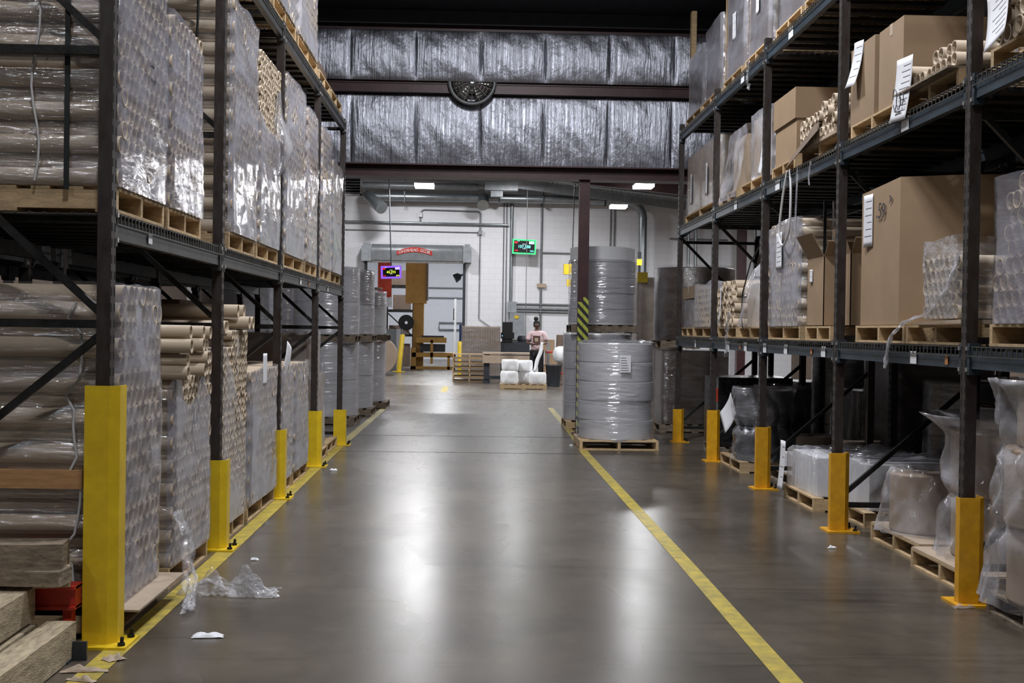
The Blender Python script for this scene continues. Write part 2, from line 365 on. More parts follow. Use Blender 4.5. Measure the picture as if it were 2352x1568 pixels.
# back wall of white block with the roll-up doorway
b = MB(); b.box((-10, 41.9, 0), (-3.86, 42.15, 8)); b.box((-.42, 41.9, 0), (11, 42.15, 8)); b.box((-3.86, 41.9, 3.84), (-.42, 42.15, 8))
struct(b.build('wall_back', M['block'], origin=(0, 41.9, 0)))
struct(MB().box((-10, 61.6, 0), (11, 61.7, 6.6)).build('wall_far', M['panelwhite']))
struct(MB().box((-9.9, 42.15, 0), (-7.5, 61.6, 6.6)).build('wall_far_left', M['panelwhite']))
struct(MB().box((.9, 42.15, 0), (1.1, 61.6, 6.6)).build('wall_far_right', M['panelwhite']))

# foil insulated partition above the opening, between maroon girts
def blanket(z0, z1, name, yb=18.1):
    b = MB()
    wd = .952; x = -10.47
    while x < 11:
        def fn(u, v, x=x):
            px = x + u*wd; pz = z0 + v*(z1-z0)
            bul = .05*math.sin(PI*v)**.6*(math.sin(PI*min(1, u*1.0))**.35)
            n = .010*noise.noise(Vector((px*7, 1.3, pz*.9))) + .003*noise.noise(Vector((px*22, 4.7, pz*2))) + .012*noise.noise(Vector(((px+pz*.6)*5, 2.2, pz*2.5)))
            return (px, yb - bul - n*min(1, 6*v, 6*(1-v))*min(1, 5*u, 5*(1-u)), pz)
        b.grid(fn, 30, 30); x += wd
    return struct(b.build(name, M['foil'], origin=(0, 18.1, 0)))
blanket(3.9, 5.0, 'wall_partition'); blanket(5.15, 5.9, 'wall_partition_upper', 17.9); blanket(6.03, 6.14, 'wall_partition_top')
struct(MB().box((-10, 18.12, 3.8), (11, 18.2, 8.5)).build('wall_partition_core', M['roof']))
def girt(name, z0, z1, y=18.0, d=.14):
    b = MB(); b.box((-10, y-.02, z0), (11, y-.01, z1)); b.box((-10, y-d+.02, z1-.012), (11, y+.08, z1)); b.box((-10, y-d+.02, z0), (11, y+.08, z0+.012))
    b.box((-10, y-d+.02, z1-.05), (11, y-d+.03, z1)); b.box((-10, y+.07, z0), (11, y+.08, z1))
    struct(b.build(name, M['maroon']))
girt('trim_6', 4.99, 5.17, 18.0, .06); girt('trim_7', 5.88, 6.05)
b = MB(); b.box((-10, 17.78, 3.905), (11, 18.12, 3.925)); b.box((-10, 17.78, 3.735), (11, 18.12, 3.755)); b.box((-10, 17.94, 3.755), (11, 17.96, 3.905))
struct(b.build('trim_8', M['maroon']))
b = MB(); p = [(-8, 6.25), (10.5, 4.55), (10.5, 5.4), (-8, 7.4)]      # sloping rafter of the back hall
b.add([(x, 31.0, z) for x, z in p]+[(x, 31.12, z) for x, z in p], [(0,1,2,3),(7,6,5,4),(0,4,5,1),(1,5,6,2),(2,6,7,3),(3,7,4,0)])
struct(b.build('trim_9', M['maroon']))
# steel column under the header beam with hazard tape
t = thing('steel_column', (1.555, 17.92, 0), 'maroon steel column under the header beam with black and yellow hazard tape', 'column')
b = MB(); b.box((1.48, 17.86, 0), (1.63, 17.872, 3.735)); b.box((1.48, 17.99, 0), (1.63, 18.0, 3.735)); b.box((1.55, 17.872, 0), (1.56, 17.99, 3.735)); b.build('post', M['maroon'], t)
h = MB().box((1.476, 17.846, .06), (1.552, 17.858, 1.95)); h.box((1.556, 17.846, .06), (1.634, 17.858, 2.02)); ob = h.build('hazard_tape', M['hazard'], t)
ob['label'] = 'black and yellow striped tape'
MB().box((1.42, 17.8, 0), (1.69, 18.06, .02)).build('base_plate', M['maroon'], t)

# ------------------------------------------------------------------ pallet racks
LX, RX = -1.77, 2.82
def make_frame(sgn, h, hs, ds, depth=1.07):
    """upright frame at the origin, aisle post at x=0, going back along sgn*x"""
    t = thing('rack_upright', (0, 0, 0), 'upright', 'rack upright')
    for k, x0 in enumerate((0, sgn*depth)):
        f = -sgn if k == 0 else sgn            # direction that faces away from the frame
        b = MB()
        b.box((x0-.033, -.037, 0), (x0+.033, .037, h))
        n = int(h/.0765)
        for i in range(n):
            z = .05 + i*.0765
            b.box((x0+f*.0325, -.030, z), (x0+f*.0345, -.018, z+.04), 1); b.box((x0+f*.0325, .018, z), (x0+f*.0345, .030, z+.04), 1)
        b.build('front_post' if k == 0 else 'rear_post', [M['rack_face'], M['slot']], t)
        MB().box((x0-.075, -.07, 0), (x0+.075, .07, .012)).build('foot_plate', M['rack'], t)
    for z in hs: MB().box((sgn*.03, -.018, z-.02), (sgn*(depth-.03), .018, z+.02)).build('horizontal_brace', M['rack'], t)
    for z0, z1 in ds: MB().bar((sgn*.02, .0, z0), (sgn*(depth-.02), .0, z1), .034, .034, up=(0,1,0)).build('diagonal_brace', M['rack'], t)
    return t
def make_guard(h):
    t = thing('post_guard', (0, 0, 0), 'guard', 'post protector')
    b = MB()   # right-angle steel guard wrapped round the post
    pr = [(-.07, -.03), (-.07, -.09), (.045, -.09), (.085, -.05), (.085, .055)]
    vs = [(x, y, z) for z in (0, h) for x, y in pr] + [(x*.93+.0, y*.93, z) for z in (0, h) for x, y in pr]
    n = 5; fs = []
    for i in range(4): fs += [(i, i+1, n+i+1, n+i), (2*n+i, 3*n+i, 3*n+i+1, 2*n+i+1), (n+i, n+i+1, 3*n+i+1, 3*n+i), (i, 2*n+i, 2*n+i+1, i+1)]
    b.add(vs, fs); b.build('shield', M['yellow'], t)
    MB().box((-.1, -.15, 0), (.15, .09, .014)).build('foot_plate', M['yellow'], t)
    for x, y in ((.12, -.11), (.12, .05)):
        MB().tube([(x, y, .01), (x+.004, y, .055)], .009, 8).lathe((x, y, .014), [(.018, 0), (.018, .014)], 6).build('anchor_bolt', M['rack'], t)
    return t
BAY = 2.51
left_y = [5.87 + k*BAY for k in range(5)]; right_y = [6.90 + k*BAY for k in range(-1, 5)]
fl = make_frame(-1, 4.22, (.15, 1.52, 2.82, 4.1), ((1.57, 2.5), (1.47, .62), (2.87, 3.8)))
fr = make_frame(1, 4.42, (.2, 1.5, 2.78), ((.25, 1.15), (2.83, 1.8), (2.85, 3.6)))
GU = {}
for h in (1.23, .61, .46):
    for c in ('yellow', 'amber'):
        if h == 1.23 and c == 'amber': continue
        g = make_guard(h); GU[h, c] = g
        for k in kids(g):
            if k.name.split('.')[0] != 'anchor_bolt': k.data.materials[0] = M[c]
used = set()
def place(proto, loc, label, group=None, rot=None):
    if proto.name in used: return dup(proto, loc, rot, label, group)
    KID[proto.name] = [(c, kids(c)) for c in kids(proto)]
    used.add(proto.name); proto.location = loc; LOC[proto.name] = Vector(loc)
    if rot is not None: proto.rotation_euler = rot
    proto['label'] = label
    if group: proto['group'] = group
    return proto
for k, y in enumerate(left_y):
    place(fl, (LX, y, 0), f'rusty dark upright frame of the left rack, {ORD[k]} to the camera', 'upright frames of the left rack')
    h = (1.23, .61, .61, .61, .46)[k]
    lab = 'tall yellow post guard at the nearest left rack post' if k == 0 else f'short yellow post guard on the left rack, {ORD[k]} to the camera'
    place(GU[h, 'yellow'], (LX+.005, y-.005, 0), lab, 'yellow post guards of the left rack')
for k, y in enumerate(right_y):
    place(fr, (RX, y, 0), f'dark upright frame of the right rack, {ORD[k-1]} one in view' if k else 'dark upright frame of the right rack just outside the picture', 'upright frames of the right rack')
    if k == 0: continue
    h = (.61, .61, .61, .61, .46)[k-1]
    place(GU[h, 'amber'], (RX-.005, y-.005, 0), f'amber post guard on the right rack, {ORD[k-1]} to the camera', 'amber post guards of the right rack')
for sg, xb, ys, pr, nm in ((-1, LX-1.3, left_y, fl, 'left'), (1, RX+1.3, right_y, fr, 'right')):
    for k, y in enumerate(ys):
        place(pr, (xb, y, 0), f'shadowed upright frame behind the {nm} rack, {ORD[k]} in the back row', f'upright frames of the back row behind the {nm} rack')

def make_beam(m, tagged=None):
    t = thing('rack_beam', (0, 0, 0), 'beam', 'rack beam')
    b = MB(); b.box((-.025, .04, -.115), (.02, BAY-.04, -.012)); b.box((-.025, .04, -.035), (.02, BAY-.04, -.012))
    b.build('beam', m, t)
    for y in (.036, BAY-.036):
        c = MB().box((-.034, y-.004 if y < 1 else y-.04, -.15), (.03, y+.04 if y < 1 else y+.004, .03)); cc = c.build('connector', m, t)
        for z in (-.12, 0): MB().cbox((.034, y+(.018 if y < 1 else -.018), z), (.012, .022, .022)).build('rivet', M['bolt'], cc)
    return t
BM = {k: make_beam(M[k]) for k in ('beam', 'beam_grey')}
def make_deck():
    t = MB(); D = 1.08
    for i in range(39): # front to back wires, with waterfall over the beam
        y = .06 + i*(BAY-.12)/38
        t.box((-.03, y-.003, .0), (D, y+.003, .006)); t.box((-.034, y-.003, -.045), (-.028, y+.003, .006))
    for i in range(17):
        x = -.02 + i*D/16; t.box((x-.003, .05, .005), (x+.003, BAY-.05, .011))
    t.box((-.036, .05, -.048), (-.030, BAY-.05, -.042))
    for k in range(9): t.box((.02, .16+k*.262, -.03), (D-.03, .16+k*.262+.1, -.002), 1)
    o = t.build('wire_deck', [M['wire'], M['rack']], origin=(0, 0, 0)); tag(o, 'deck', 'wire deck')
    return o
DK = make_deck()
decks = []
def deck_bay(side, y, z, beamkey, lab, back=False):
    sg = -1 if side == 'left' else 1; x = (LX if side == 'left' else RX) + sg*(1.3 if back else 0)
    rot = (0, 0, PI) if side == 'left' else None
    for k in range(2):
        xx = x + sg*k*1.07
        # the face of the beam points to +x in the prototype
        flip = (side == 'right') ^ (k == 1)
        place(BM[beamkey], (xx, y + (BAY if flip else 0), z), f'{"front" if k == 0 else "rear"} beam of the {lab}', f'beams of the {side} rack', (0, 0, PI) if flip else (0, 0, 0))
    yy = y if side == 'right' else y + BAY
    place(DK, (x, yy, z+.002), f'wire mesh deck of the {lab}', f'wire decks of the {side} rack', rot if rot else (0, 0, 0))
LZ = (2.045, 4.19); RZ = (1.455, 2.985, 4.31)
NB = ['nearest', 'second', 'third', 'fourth', 'farthest']
for i in range(4):
    for j, z in enumerate(LZ):
        deck_bay('left', left_y[i], z, 'beam_grey', f'{NB[i] if i < 3 else NB[4]} bay, {("lower", "upper")[j]} level, left rack')
        if j == 0 or i > 1: deck_bay('left', left_y[i], z, 'beam_grey', f'back row behind the left rack, {NB[i] if i < 3 else NB[4]} bay, {("lower", "upper")[j]} level', True)
for i in range(5):
    for j, z in enumerate(RZ):
        deck_bay('right', right_y[i], z, 'beam', f'{NB[i]} bay, {("bottom", "middle", "top")[j]} level, right rack')
        deck_bay('right', right_y[i], z, 'beam', f'back row behind the right rack, {NB[i]} bay, {("bottom", "middle", "top")[j]} level', True)

# ------------------------------------------------------------------ pallets
def make_pallet(wx, wy, m):
    t = thing('pallet', (0, 0, 0), 'pallet', 'pallet')
    for y in (-wy/2+.02, 0, wy/2-.02):
        b = MB().box((-wx/2, y-.019, .016), (wx/2, y+.019, .106)); b.build('stringer', m, t)
    b = MB(); n = 7; g = (wx-.09*n)/(n-1)
    for i in range(n): x = -wx/2 + i*(.09+g); b.box((x, -wy/2, .106), (x+.09, wy/2, .122))
    b.build('top_boards', m, t)
    b = MB()
    for x in (-wx/2, -.05, wx/2-.1): b.box((x, -wy/2, 0), (x+.1, wy/2, .016))
    b.build('bottom_boards', m, t)
    return t
PAL = {}
def pallet(x, y, z, label, wx=1.05, wy=1.0, m='wood', rz=0, group=None):
    k = (wx, wy, m)
    if k not in PAL: PAL[k] = make_pallet(wx, wy, M[m])
    return place(PAL[k], (x, y, z), label, group, (0, 0, rz))

# ------------------------------------------------------------------ tubes and wrapped loads
TM = {}
def tube_mesh(d, L, wall=.007, mk='tube'):
    k = (d, L, wall, mk)
    if k not in TM:
        b = MB().hollow((0, 0, 0), L, d/2, d/2-wall, 20, 0, 0)
        o = b.build('tube', M[mk], origin=(0, 0, 0)); TM[k] = o.data; bpy.data.objects.remove(o)
    return TM[k]
def tube_at(x, y, z, d, L, sg, parent=None, name='tube', wall=.007, mk='tube', rx=None):
    o = bpy.data.objects.new(name, tube_mesh(d, L, wall, mk)); col.objects.link(o)
    p = Vector((x, y, z)); LOC[o.name] = p
    if parent is not None: o.parent = parent; p = p - LOC[parent.name]
    o.location = p; o.rotation_euler = (random.uniform(0, 6), 0, 0) if sg > 0 else (0, 0, PI)
    if rx: o.rotation_euler = rx
    return o
def wrap(parent, sg, xf, L, y0, y1, z0, z1, mk='film', amp=.01, per=.16, seed=0, name='film_wrap', cut=None, top=.0):
    """crinkled film shell round a load: near side, aisle face, far side and back"""
    r = random.Random(seed); ph = r.uniform(0, 9)
    xb = xf + sg*L; c = .03
    # perimeter, counted from the back of the near side round the aisle face
    pts = []
    n1 = 14; n2 = 30
    for i in range(n1+1): pts.append((xb + (xf + sg*c - xb)*i/n1, y0, 0, -1))
    for i in range(n2+1): pts.append((xf, y0 + c + (y1-y0-2*c)*i/n2, -sg, 0))
    for i in range(n1+1): pts.append((xf + sg*c + (xb - xf - sg*c)*i/n1, y1, 0, 1))
    nu = len(pts)-1; nv = max(20, int((z1-z0)/.03))
    def fn(u, v):
        x, y, nx, ny = pts[int(round(u*nu))]
        tz = z1 + .03*noise.noise(Vector((x*3+ph, y*3, 1)))
        if cut: tz = cut(x, y, tz)
        z = z0 + (tz-z0)*v
        d = .006 + .004*noise.noise(Vector((x*6+ph, y*6, z*9))) + .002*noise.noise(Vector((x*17, y*17+ph, z*30)))
        if nx: d += .005*math.sin((z*5 + y*1.7 + ph)) + .006*noise.noise(Vector((ph, (y+z*.4)*4, z*6)))
        if ny: d += -amp*.2 + .5*amp*math.cos(2*PI*(z-z0-per*.25)/per)
        return (x + nx*d, y + ny*d, z)
    b = MB(); b.grid(fn, nu, nv)
    side = {'film': 'film_side', 'film_thick': 'film_side'}.get(mk, mk)
    for q in range(len(b.f)):
        i = q % nu
        if i < n1 or i >= n1+n2: b.m[q] = 1
    return b.build(name, [M[mk], M[side]], parent)
def sheet(parent, c, wy, hz, axis='x', sg=-1, tilt=0, lift=.02, m='paper', name='paper_label', lines=5, seed=0, curl=.03, text_m='print', label=None):
    """paper sheet on the aisle face (normal along sg*x) or the near side (axis y)"""
    r = random.Random(seed+3)
    def fn(u, v):
        a = (u-.5)*wy; z = (v-.5)*hz; q = lift + curl*(1-v)**2 + .006*math.sin(3*u+seed)
        a, z = a*math.cos(tilt)-z*math.sin(tilt), a*math.sin(tilt)+z*math.cos(tilt)
        return (c[0]+sg*q, c[1]+a, c[2]+z) if axis == 'x' else (c[0]+a, c[1]-q, c[2]+z)
    b = MB(); b.grid(fn, 6, 10); 
    for i in range(lines):      # printed lines
        v = .88 - i*.8/lines; u0 = .12; u1 = r.uniform(.45, .9); e = .014
        def g(u, w, v=v, u0=u0, u1=u1): 
            p = list(fn(u0+(u1-u0)*u, v-w*.018)); k = 0 if axis == 'x' else 1; p[k] += (sg if axis == 'x' else -1)*.0015; return p
        b.grid(g, 6, 1, 1)
    o = b.build(name, [M[m], M[text_m]], parent)
    sol = o.modifiers.new('thickness', 'SOLIDIFY'); sol.thickness = .0006
    if parent is not None and label: o['label'] = label
    return o
def bundle(side, y0, ny, rows, d, z0, label, group=None, xf=None, L=1.2, film='film', limit=100, topcut=None, jit=.006, filmtop=None, seed=0, wall=.007, mk='tube', cut=None):
    sg = -1 if side == 'left' else 1
    xf = xf if xf is not None else (-1.74 if side == 'left' else 2.84)
    r = random.Random(seed+11)
    t = thing('tube_bundle', (xf+sg*L/2, y0+ny*d/2, z0), label, 'bundle of cardboard tubes', group)
    P = []
    for i in range(rows):
        n = ny - (i % 2)
        for j in range(n):
            if topcut and topcut(i, j): continue
            P.append((i, j, xf + r.uniform(-jit, jit)*1.0, y0 + d/2 + j*d + (i % 2)*d/2, z0 + d/2 + i*d*.868))
    P.sort(key=lambda p: (p[4] > z0+99, p[3]))
    for p in P[:limit]: tube_at(p[2], p[3], p[4], d*.985, L, sg, t, wall=wall, mk=mk)
    if len(P) > limit:
        b = MB()
        for p in P[limit:]: b.hollow((p[2] if sg > 0 else p[2]-L, p[3], p[4]), L, d*.49, d*.49-wall, 10 if d < .06 else 14, 0, 0)
        o = b.build('tubes', M[mk], t); o['kind'] = 'stuff'
    z1 = z0 + rows*d*.868 + .02
    if film:
        wrap(t, sg, xf-sg*.004, L, y0-.006, y0+ny*d+.006, z0+.001, filmtop or z1, film, amp=d*.22, per=2*d*.868, seed=seed, cut=cut)
    return t

# ------------------------------------------------------------------ left rack, loads on the lower deck
UZ = 2.062; UT = UZ+.122
def lp(y0, y1, z, what, m='wood', xf=-1.75):      # pallet under a left load
    return pallet(xf-.525, (y0+y1)/2, z, f'wooden pallet under the {what}', 1.05, round(y1-y0, 2), m, group='pallets in the left rack')
G1 = 'film wrapped tube bundles in the left rack'
lp(5.95, 6.85, UZ, 'nearest tube bundle on the left rack deck')
t = bundle('left', 5.935, 10, 17, .092, UT, 'film wrapped bundle of cardboard tubes with hanging paper tags, nearest on left deck', G1, seed=1)
sheet(t, (-1.735, 6.36, 3.02), .1, .3, lift=.02, seed=1, lines=7, curl=.0)
s1 = sheet(t, (-1.735, 6.38, 2.82), .11, .27, lift=.025, seed=2, lines=0, curl=.05)
text(t, 'Cores', (-1.70, 6.38, 2.86), .035, M['ink'], (PI/2, 0, PI/2), 'handwriting'); text(t, '41 ×15', (-1.693, 6.38, 2.78), .03, M['ink'], (PI/2, 0, PI/2), 'handwriting')
for x in (-1.98,): MB().box((x-.012, 5.915, UT-.02), (x+.012, 5.922, UT+1.45)).build('strap', M['strap'], t)
MB().tube([(-2.13+.02*math.sin(k*.9), 5.915, UT+.02+k*.09) for k in range(16)], .006, 6).build('white_strap', M['tape'], t)
lp(6.93, 7.75, UZ, 'second tube bundle on the left rack deck')
t = bundle('left', 6.93, 9, 14, .09, UT, 'second film wrapped tube bundle on the left deck, lower than its neighbours', G1, seed=2,
           cut=lambda x, y, z: z - .12*max(0, (y-7.2))*1.5)
sheet(t, (-1.735, 7.36, 2.98), .1, .36, lift=.012, seed=4, lines=9, curl=0)
sheet(t, (-1.735, 7.5, 2.77), .1, .2, lift=.03, seed=5, lines=3, tilt=-.12, curl=.08)
lp(8.62, 9.6, UZ, 'third tube bundle on the left rack deck')
t = bundle('left', 8.65, 11, 21, .09, UT, 'tall film wrapped tube bundle behind the second left post, on the deck', G1, seed=3, film='film_thick')
for x in (-2.0,): MB().tube([(x+.015*math.sin(k*.5), 8.63, UT+k*.1) for k in range(18)], .009, 6).build('strap', M['strap'], t)
lp(9.7, 10.72, UZ, 'partly unwrapped tube bundle on the left deck')
t = bundle('left', 9.72, 15, 26, .068, UT, 'tube bundle with open unwrapped top ends and a tuft of loose film, left deck', G1, seed=4, film='film_thick', limit=100,
           cut=lambda x, y, z: UT + .95 + .9*max(0, 10.0-y)*.4)
bb = MB(); bb.lathe((-1.71, 10.45, 3.1), [(.01, -.3), (.07, -.2), (.11, -.05), (.08, .05), (.03, .2), (.015, .34), (.004, .42)], 22, fn=lambda a, z: .03*noise.noise(Vector((a*2.5, z*9, 2)))+.012*math.sin(a*7)); bb.build('loose_film_tuft', M['film_cloud'], t)
lp(11.05, 12.25, UZ, 'heavily wrapped fifth bundle on the left deck')
bundle('left', 11.05, 14, 22, .085, UT, 'heavily film wrapped grey bundle behind the third left post, on the deck', G1, seed=5, film='film_thick', limit=60)
lp(12.4, 13.3, UZ, 'sixth bundle on the left deck')
bundle('left', 12.42, 9, 20, .09, UT, 'wrapped tube bundle with glinting sides just before the fourth left post, on the deck', G1, seed=6, limit=60)
lp(13.6, 14.4, UZ, 'seventh bundle on the left deck')
bundle('left', 13.62, 9, 20, .09, UT, 'narrow wrapped tube bundle beyond the fourth left post, on the deck', G1, seed=7, limit=60)
lp(14.6, 15.6, UZ, 'farthest bundle on the left deck')
bundle('left', 14.6, 11, 17, .09, UT, 'farthest wrapped tube bundle on the left deck, at the row end', G1, seed=8, film='film_thick', limit=60)

# upper deck of the left rack
TZ = 4.206; TT = TZ+.122
for k, (y0, y1, h, lab) in enumerate(((9.0, 10.2, 1.2, 'nearest grey wrapped load on the top deck of the left rack'), (10.35, 11.6, 1.3, 'middle grey wrapped load on the top deck of the left rack'), (11.75, 13.15, 1.15, 'farthest grey wrapped load on the top deck of the left rack'))):
    lp(y0, y1, TZ, ('nearest', 'middle', 'farthest')[k]+' load on the top deck, left rack')
    bundle('left', y0, int((y1-y0)/.095), int(h/.083), .095, TT, lab, 'wrapped loads on the top deck of the left rack', seed=20+k, film='film_thick', limit=40)
lp(13.35, 14.3, TZ, 'low wrapped stack near the end of the top deck, left rack'); lp(14.45, 15.5, TZ, 'low carton at the end of the top deck, left rack')

def carton(name, x0, x1, y0, y1, z0, z1, label, cat='cardboard box', group=None, m='card', flap=None, tape=True, parent=None):
    t = thing(name, ((x0+x1)/2, (y0+y1)/2, z0), label, cat, group)
    b = MB(); c = .006
    b.box((x0, y0, z0), (x1, y1, z1)) if not flap else None
    if flap:
        w_ = .007
        for a, q in (((x0,y0,z0),(x1,y0+w_,z1)), ((x0,y1-w_,z0),(x1,y1,z1)), ((x0,y0,z0),(x0+w_,y1,z1)), ((x1-w_,y0,z0),(x1,y1,z1)), ((x0,y0,z0),(x1,y1,z0+w_))): b.box(a, q)
    b.build('carton_body', M[m], t)
    if flap:
        f = MB(); h = min(.22, (x1-x0)/2)
        f.bar((x0+.003, (y0+y1)/2, z1), (x0+.003-h*math.sin(flap), (y0+y1)/2, z1+h*math.cos(flap)), y1-y0-.01, .005, up=(math.cos(flap), 0, math.sin(flap)))
        f.build('flap', M[m], t)
        f = MB(); f.bar(((x0+x1)/2, y0+.003, z1), ((x0+x1)/2, y0-.1, z1+.12), x1-x0-.01, .005, up=(0, .7, .7)); f.build('flap', M[m], t)
    elif tape:
        MB().box((x0-.0, (y0+y1)/2-.03, z1), (x1, (y0+y1)/2+.03, z1+.002)).box((x0-.002, (y0+y1)/2-.03, z1-.08), (x0, (y0+y1)/2+.03, z1+.002)).build('packing_tape', M['card_pale'], t)
    return t
carton('carton', -2.7, -1.78, 13.4, 14.2, TT, TT+.12, 'flat carton on a pallet on the top deck of the left rack', m='card_dull')
carton('carton', -2.7, -1.78, 14.55, 15.4, TT, TT+.06, 'very flat carton at the end of the top deck, left rack', m='card_dull')

# ------------------------------------------------------------------ left rack, loads on the floor
lp(5.96, 6.86, 0, 'nearest tube bundle on the floor at left', 'wood')
t = bundle('left', 5.985, 8, 18, .1, .14, 'big film wrapped bundle of cardboard tubes on the floor behind the tall yellow guard', G1, seed=9, L=1.3)
sheet(t, (-1.735, 6.36, 1.5), .11, .3, lift=.012, seed=9, lines=9, curl=0)
MB().box((-2.9, 5.955, .72), (-1.9, 5.995, .81)).build('dunnage_board', mat('orange_pine', (.5, .27, .12), .75, var=.15, sc=5, stretch=(2, 3, 12)), t)['label'] = 'orange brown wooden board between the tubes'
MB().tube([(-1.93-.05*(k % 5 == 3)-.02*math.sin(k*.7), 5.97, .2+k*.075) for k in range(20)], .007, 6).build('white_strap', M['tape'], t)
MB().box((-2.75, 5.96, .124), (-1.62, 6.88, .134)).build('base_sheet', M['card_pale'], t)
# film tail hanging down over the pallet edge
def streamer(name, pts, wd, label, cat='loose film', m='film_scrap', group=None, seed=0):
    P = [Vector(p) for p in pts]
    def fn(u, v):
        q = v*(len(P)-1); i = min(int(q), len(P)-2); p = P[i].lerp(P[i+1], q-i)
        a = (u-.5)*wd*(1+.5*noise.noise(Vector((v*4+seed, 0, 0))))
        return (p.x + .4*a + .03*noise.noise(Vector((u*6, v*9, seed))), p.y + a, p.z + abs(.03*noise.noise(Vector((u*7, v*11, seed+3)))))
    o = MB().grid(fn, 14, 34).build(name, M[m]); return tag(o, label, cat, group)
streamer('film_scrap', [(-1.66, 6.85, .48), (-1.6, 6.84, .36), (-1.58, 6.8, .25), (-1.55, 6.72, .12), (-1.53, 6.6, .02), (-1.5, 6.45, .012)], .1, 'crumpled strip of clear film trailing from the nearest floor bundle onto the line', seed=1)
def scrap(x, y, wx, wy, h, label, seed, m='film_scrap', rz=0, name='film_scrap', cat='loose film', n=22):
    c, s = math.cos(rz), math.sin(rz)
    def fn(u, v):
        a, b_ = (u-.5)*wx, (v-.5)*wy; e = min(1, 5*min(u, 1-u), 5*min(v, 1-v))
        a *= 1 + .3*noise.noise(Vector((v*3, seed, 0)))
        z = .004 + h*e*max(0, .5 + 1.3*noise.noise(Vector((u*4, v*3, seed)))) + .25*h*abs(noise.noise(Vector((u*13, v*13, seed))))
        return (x + a*c - b_*s, y + a*s + b_*c, z)
    return tag(MB().grid(fn, n, n).build(name, M[m]), label, cat)
scrap(-1.37, 6.98, .52, .26, .11, 'crumpled heap of clear film lying across the left yellow line', 5, m='film_scrap', rz=-.1, n=60)
lp(7.04, 8.06, 0, 'second bundle on the floor at left')
t = bundle('left', 7.05, 13, 16, .078, .124, 'half unwrapped tube bundle with torn film between the first two left posts, on the floor', G1, seed=10,
           filmtop=1.15, cut=lambda x, y, z: z + .25*math.exp(-((y-7.15)/.12)**2) + .16*math.exp(-((y-7.8)/.15)**2) - .1)
sheet(t, (-1.73, 7.66, .98), .12, .11, lift=.015, seed=11, lines=4, curl=0); sheet(t, (-1.73, 7.64, .82), .13, .17, lift=.015, seed=12, lines=6, curl=0)
CNT = {}; ORD9 = ORD + ['farthest']
for k, (y, z, dx) in enumerate([(7.09, 1.245, .06), (7.17, 1.245, .0), (7.25, 1.245, .02), (7.33, 1.245, .0), (7.62, 1.245, .04), (7.70, 1.245, -.02), (7.78, 1.245, .0), (7.86, 1.245, 0), (7.94, 1.245, 0),
                              (7.12, 1.32, .05), (7.22, 1.32, .02), (7.66, 1.32, .05), (7.74, 1.32, -.01), (7.82, 1.32, 0), (7.9, 1.32, .01), (7.08, 1.40, .08), (7.17, 1.40, .02), (7.30, 1.40, .0), (7.62, 1.40, .03), (7.72, 1.40, .0), (7.84, 1.395, 0),
                              (7.14, 1.48, .06), (7.28, 1.48, .02), (7.80, 1.475, .03), (7.66, 1.478, .02)]):
    o = tube_at(-1.72+dx, y, z, .083, 1.2, -1, None, 'cardboard_tube')
    row = 1 + (z > 1.3) + (z > 1.38) + (z > 1.45); CNT[row] = CNT.get(row, 0) + 1
    tag(o, f'loose tube on the half unwrapped left bundle, {("bottom", "second", "third", "top")[row-1]} loose row, {ORD9[CNT[row]-1]}', 'cardboard tube', 'loose tubes on the second floor bundle')
lp(8.45, 9.33, 0, 'third bundle on the floor at left')
t = bundle('left', 8.44, 13, 23, .068, .124, 'tall bundle of thin tubes with film peeled into a cone, behind second yellow guard', G1, seed=12,
           filmtop=1.2, cut=lambda x, y, z: .75 + max(0, .62 - (y-8.5)*.85), film='film_cloud', topcut=lambda i, j: i > 20 and j < 4)
sheet(t, (-1.72, 8.93, 1.28), .055, .3, lift=.02, seed=13, lines=9, curl=.0)
for k, (y, z, dx) in enumerate([(8.62, 1.50, -.02), (8.72, 1.50, -.03), (9.02, 1.535, .07), (9.12, 1.535, .08), (8.95, 1.62, .0), (9.07, 1.62, .02)]):
    tag(tube_at(-1.74+dx, y, z+.01, .095, 1.2, -1, None, 'cardboard_tube'), f'wide loose tube above the second yellow guard, {("nearest of the lower layer", "second of the lower layer", "third of the lower layer, sticking out", "farthest of the lower layer, sticking out", "nearer of the top layer", "farther of the top layer")[k]}', 'cardboard tube', 'loose tubes on the third floor bundle')
lp(9.45, 10.7, 0, 'fourth bundle on the floor at left')
t = bundle('left', 9.45, 14, 13, .092, .124, 'grey film wrapped tube bundle with a paper tag left of the third yellow guard', G1, seed=14, film='film_thick')
sheet(t, (-1.72, 10.05, 1.17), .12, .26, lift=.01, seed=14, lines=8, curl=0, m='paper'); sheet(t, (-1.72, 10.3, .93), .12, .23, lift=.03, seed=15, lines=6)
lp(10.98, 11.66, 0, 'fifth bundle on the floor at left')
t = bundle('left', 10.98, 8, 14, .085, .124, 'narrow wrapped bundle with a tilted white sheet beyond the third yellow guard', G1, seed=15, film='film_thick', limit=40)
sheet(t, (-1.70, 11.3, 1.22), .3, .28, lift=.03, seed=16, lines=8, tilt=-.25)
lp(11.78, 12.75, 0, 'sixth bundle on the floor at left')
t = bundle('left', 11.78, 11, 14, .085, .124, 'wrapped bundle with a small tag before the fourth yellow guard', G1, seed=16, film='film_thick', limit=40)
sheet(t, (-1.70, 12.35, .92), .13, .24, lift=.03, seed=17, lines=5)
lp(13.5, 14.5, 0, 'film draped carton near the end of the left row')
t = carton('carton', -2.7, -1.8, 13.55, 14.05, .124, 1.45, 'tall brown carton under film between the last two left posts'); wrap(t, -1, -1.79, .9, 13.53, 14.07, .08, 1.47, 'film_cloud', seed=31)
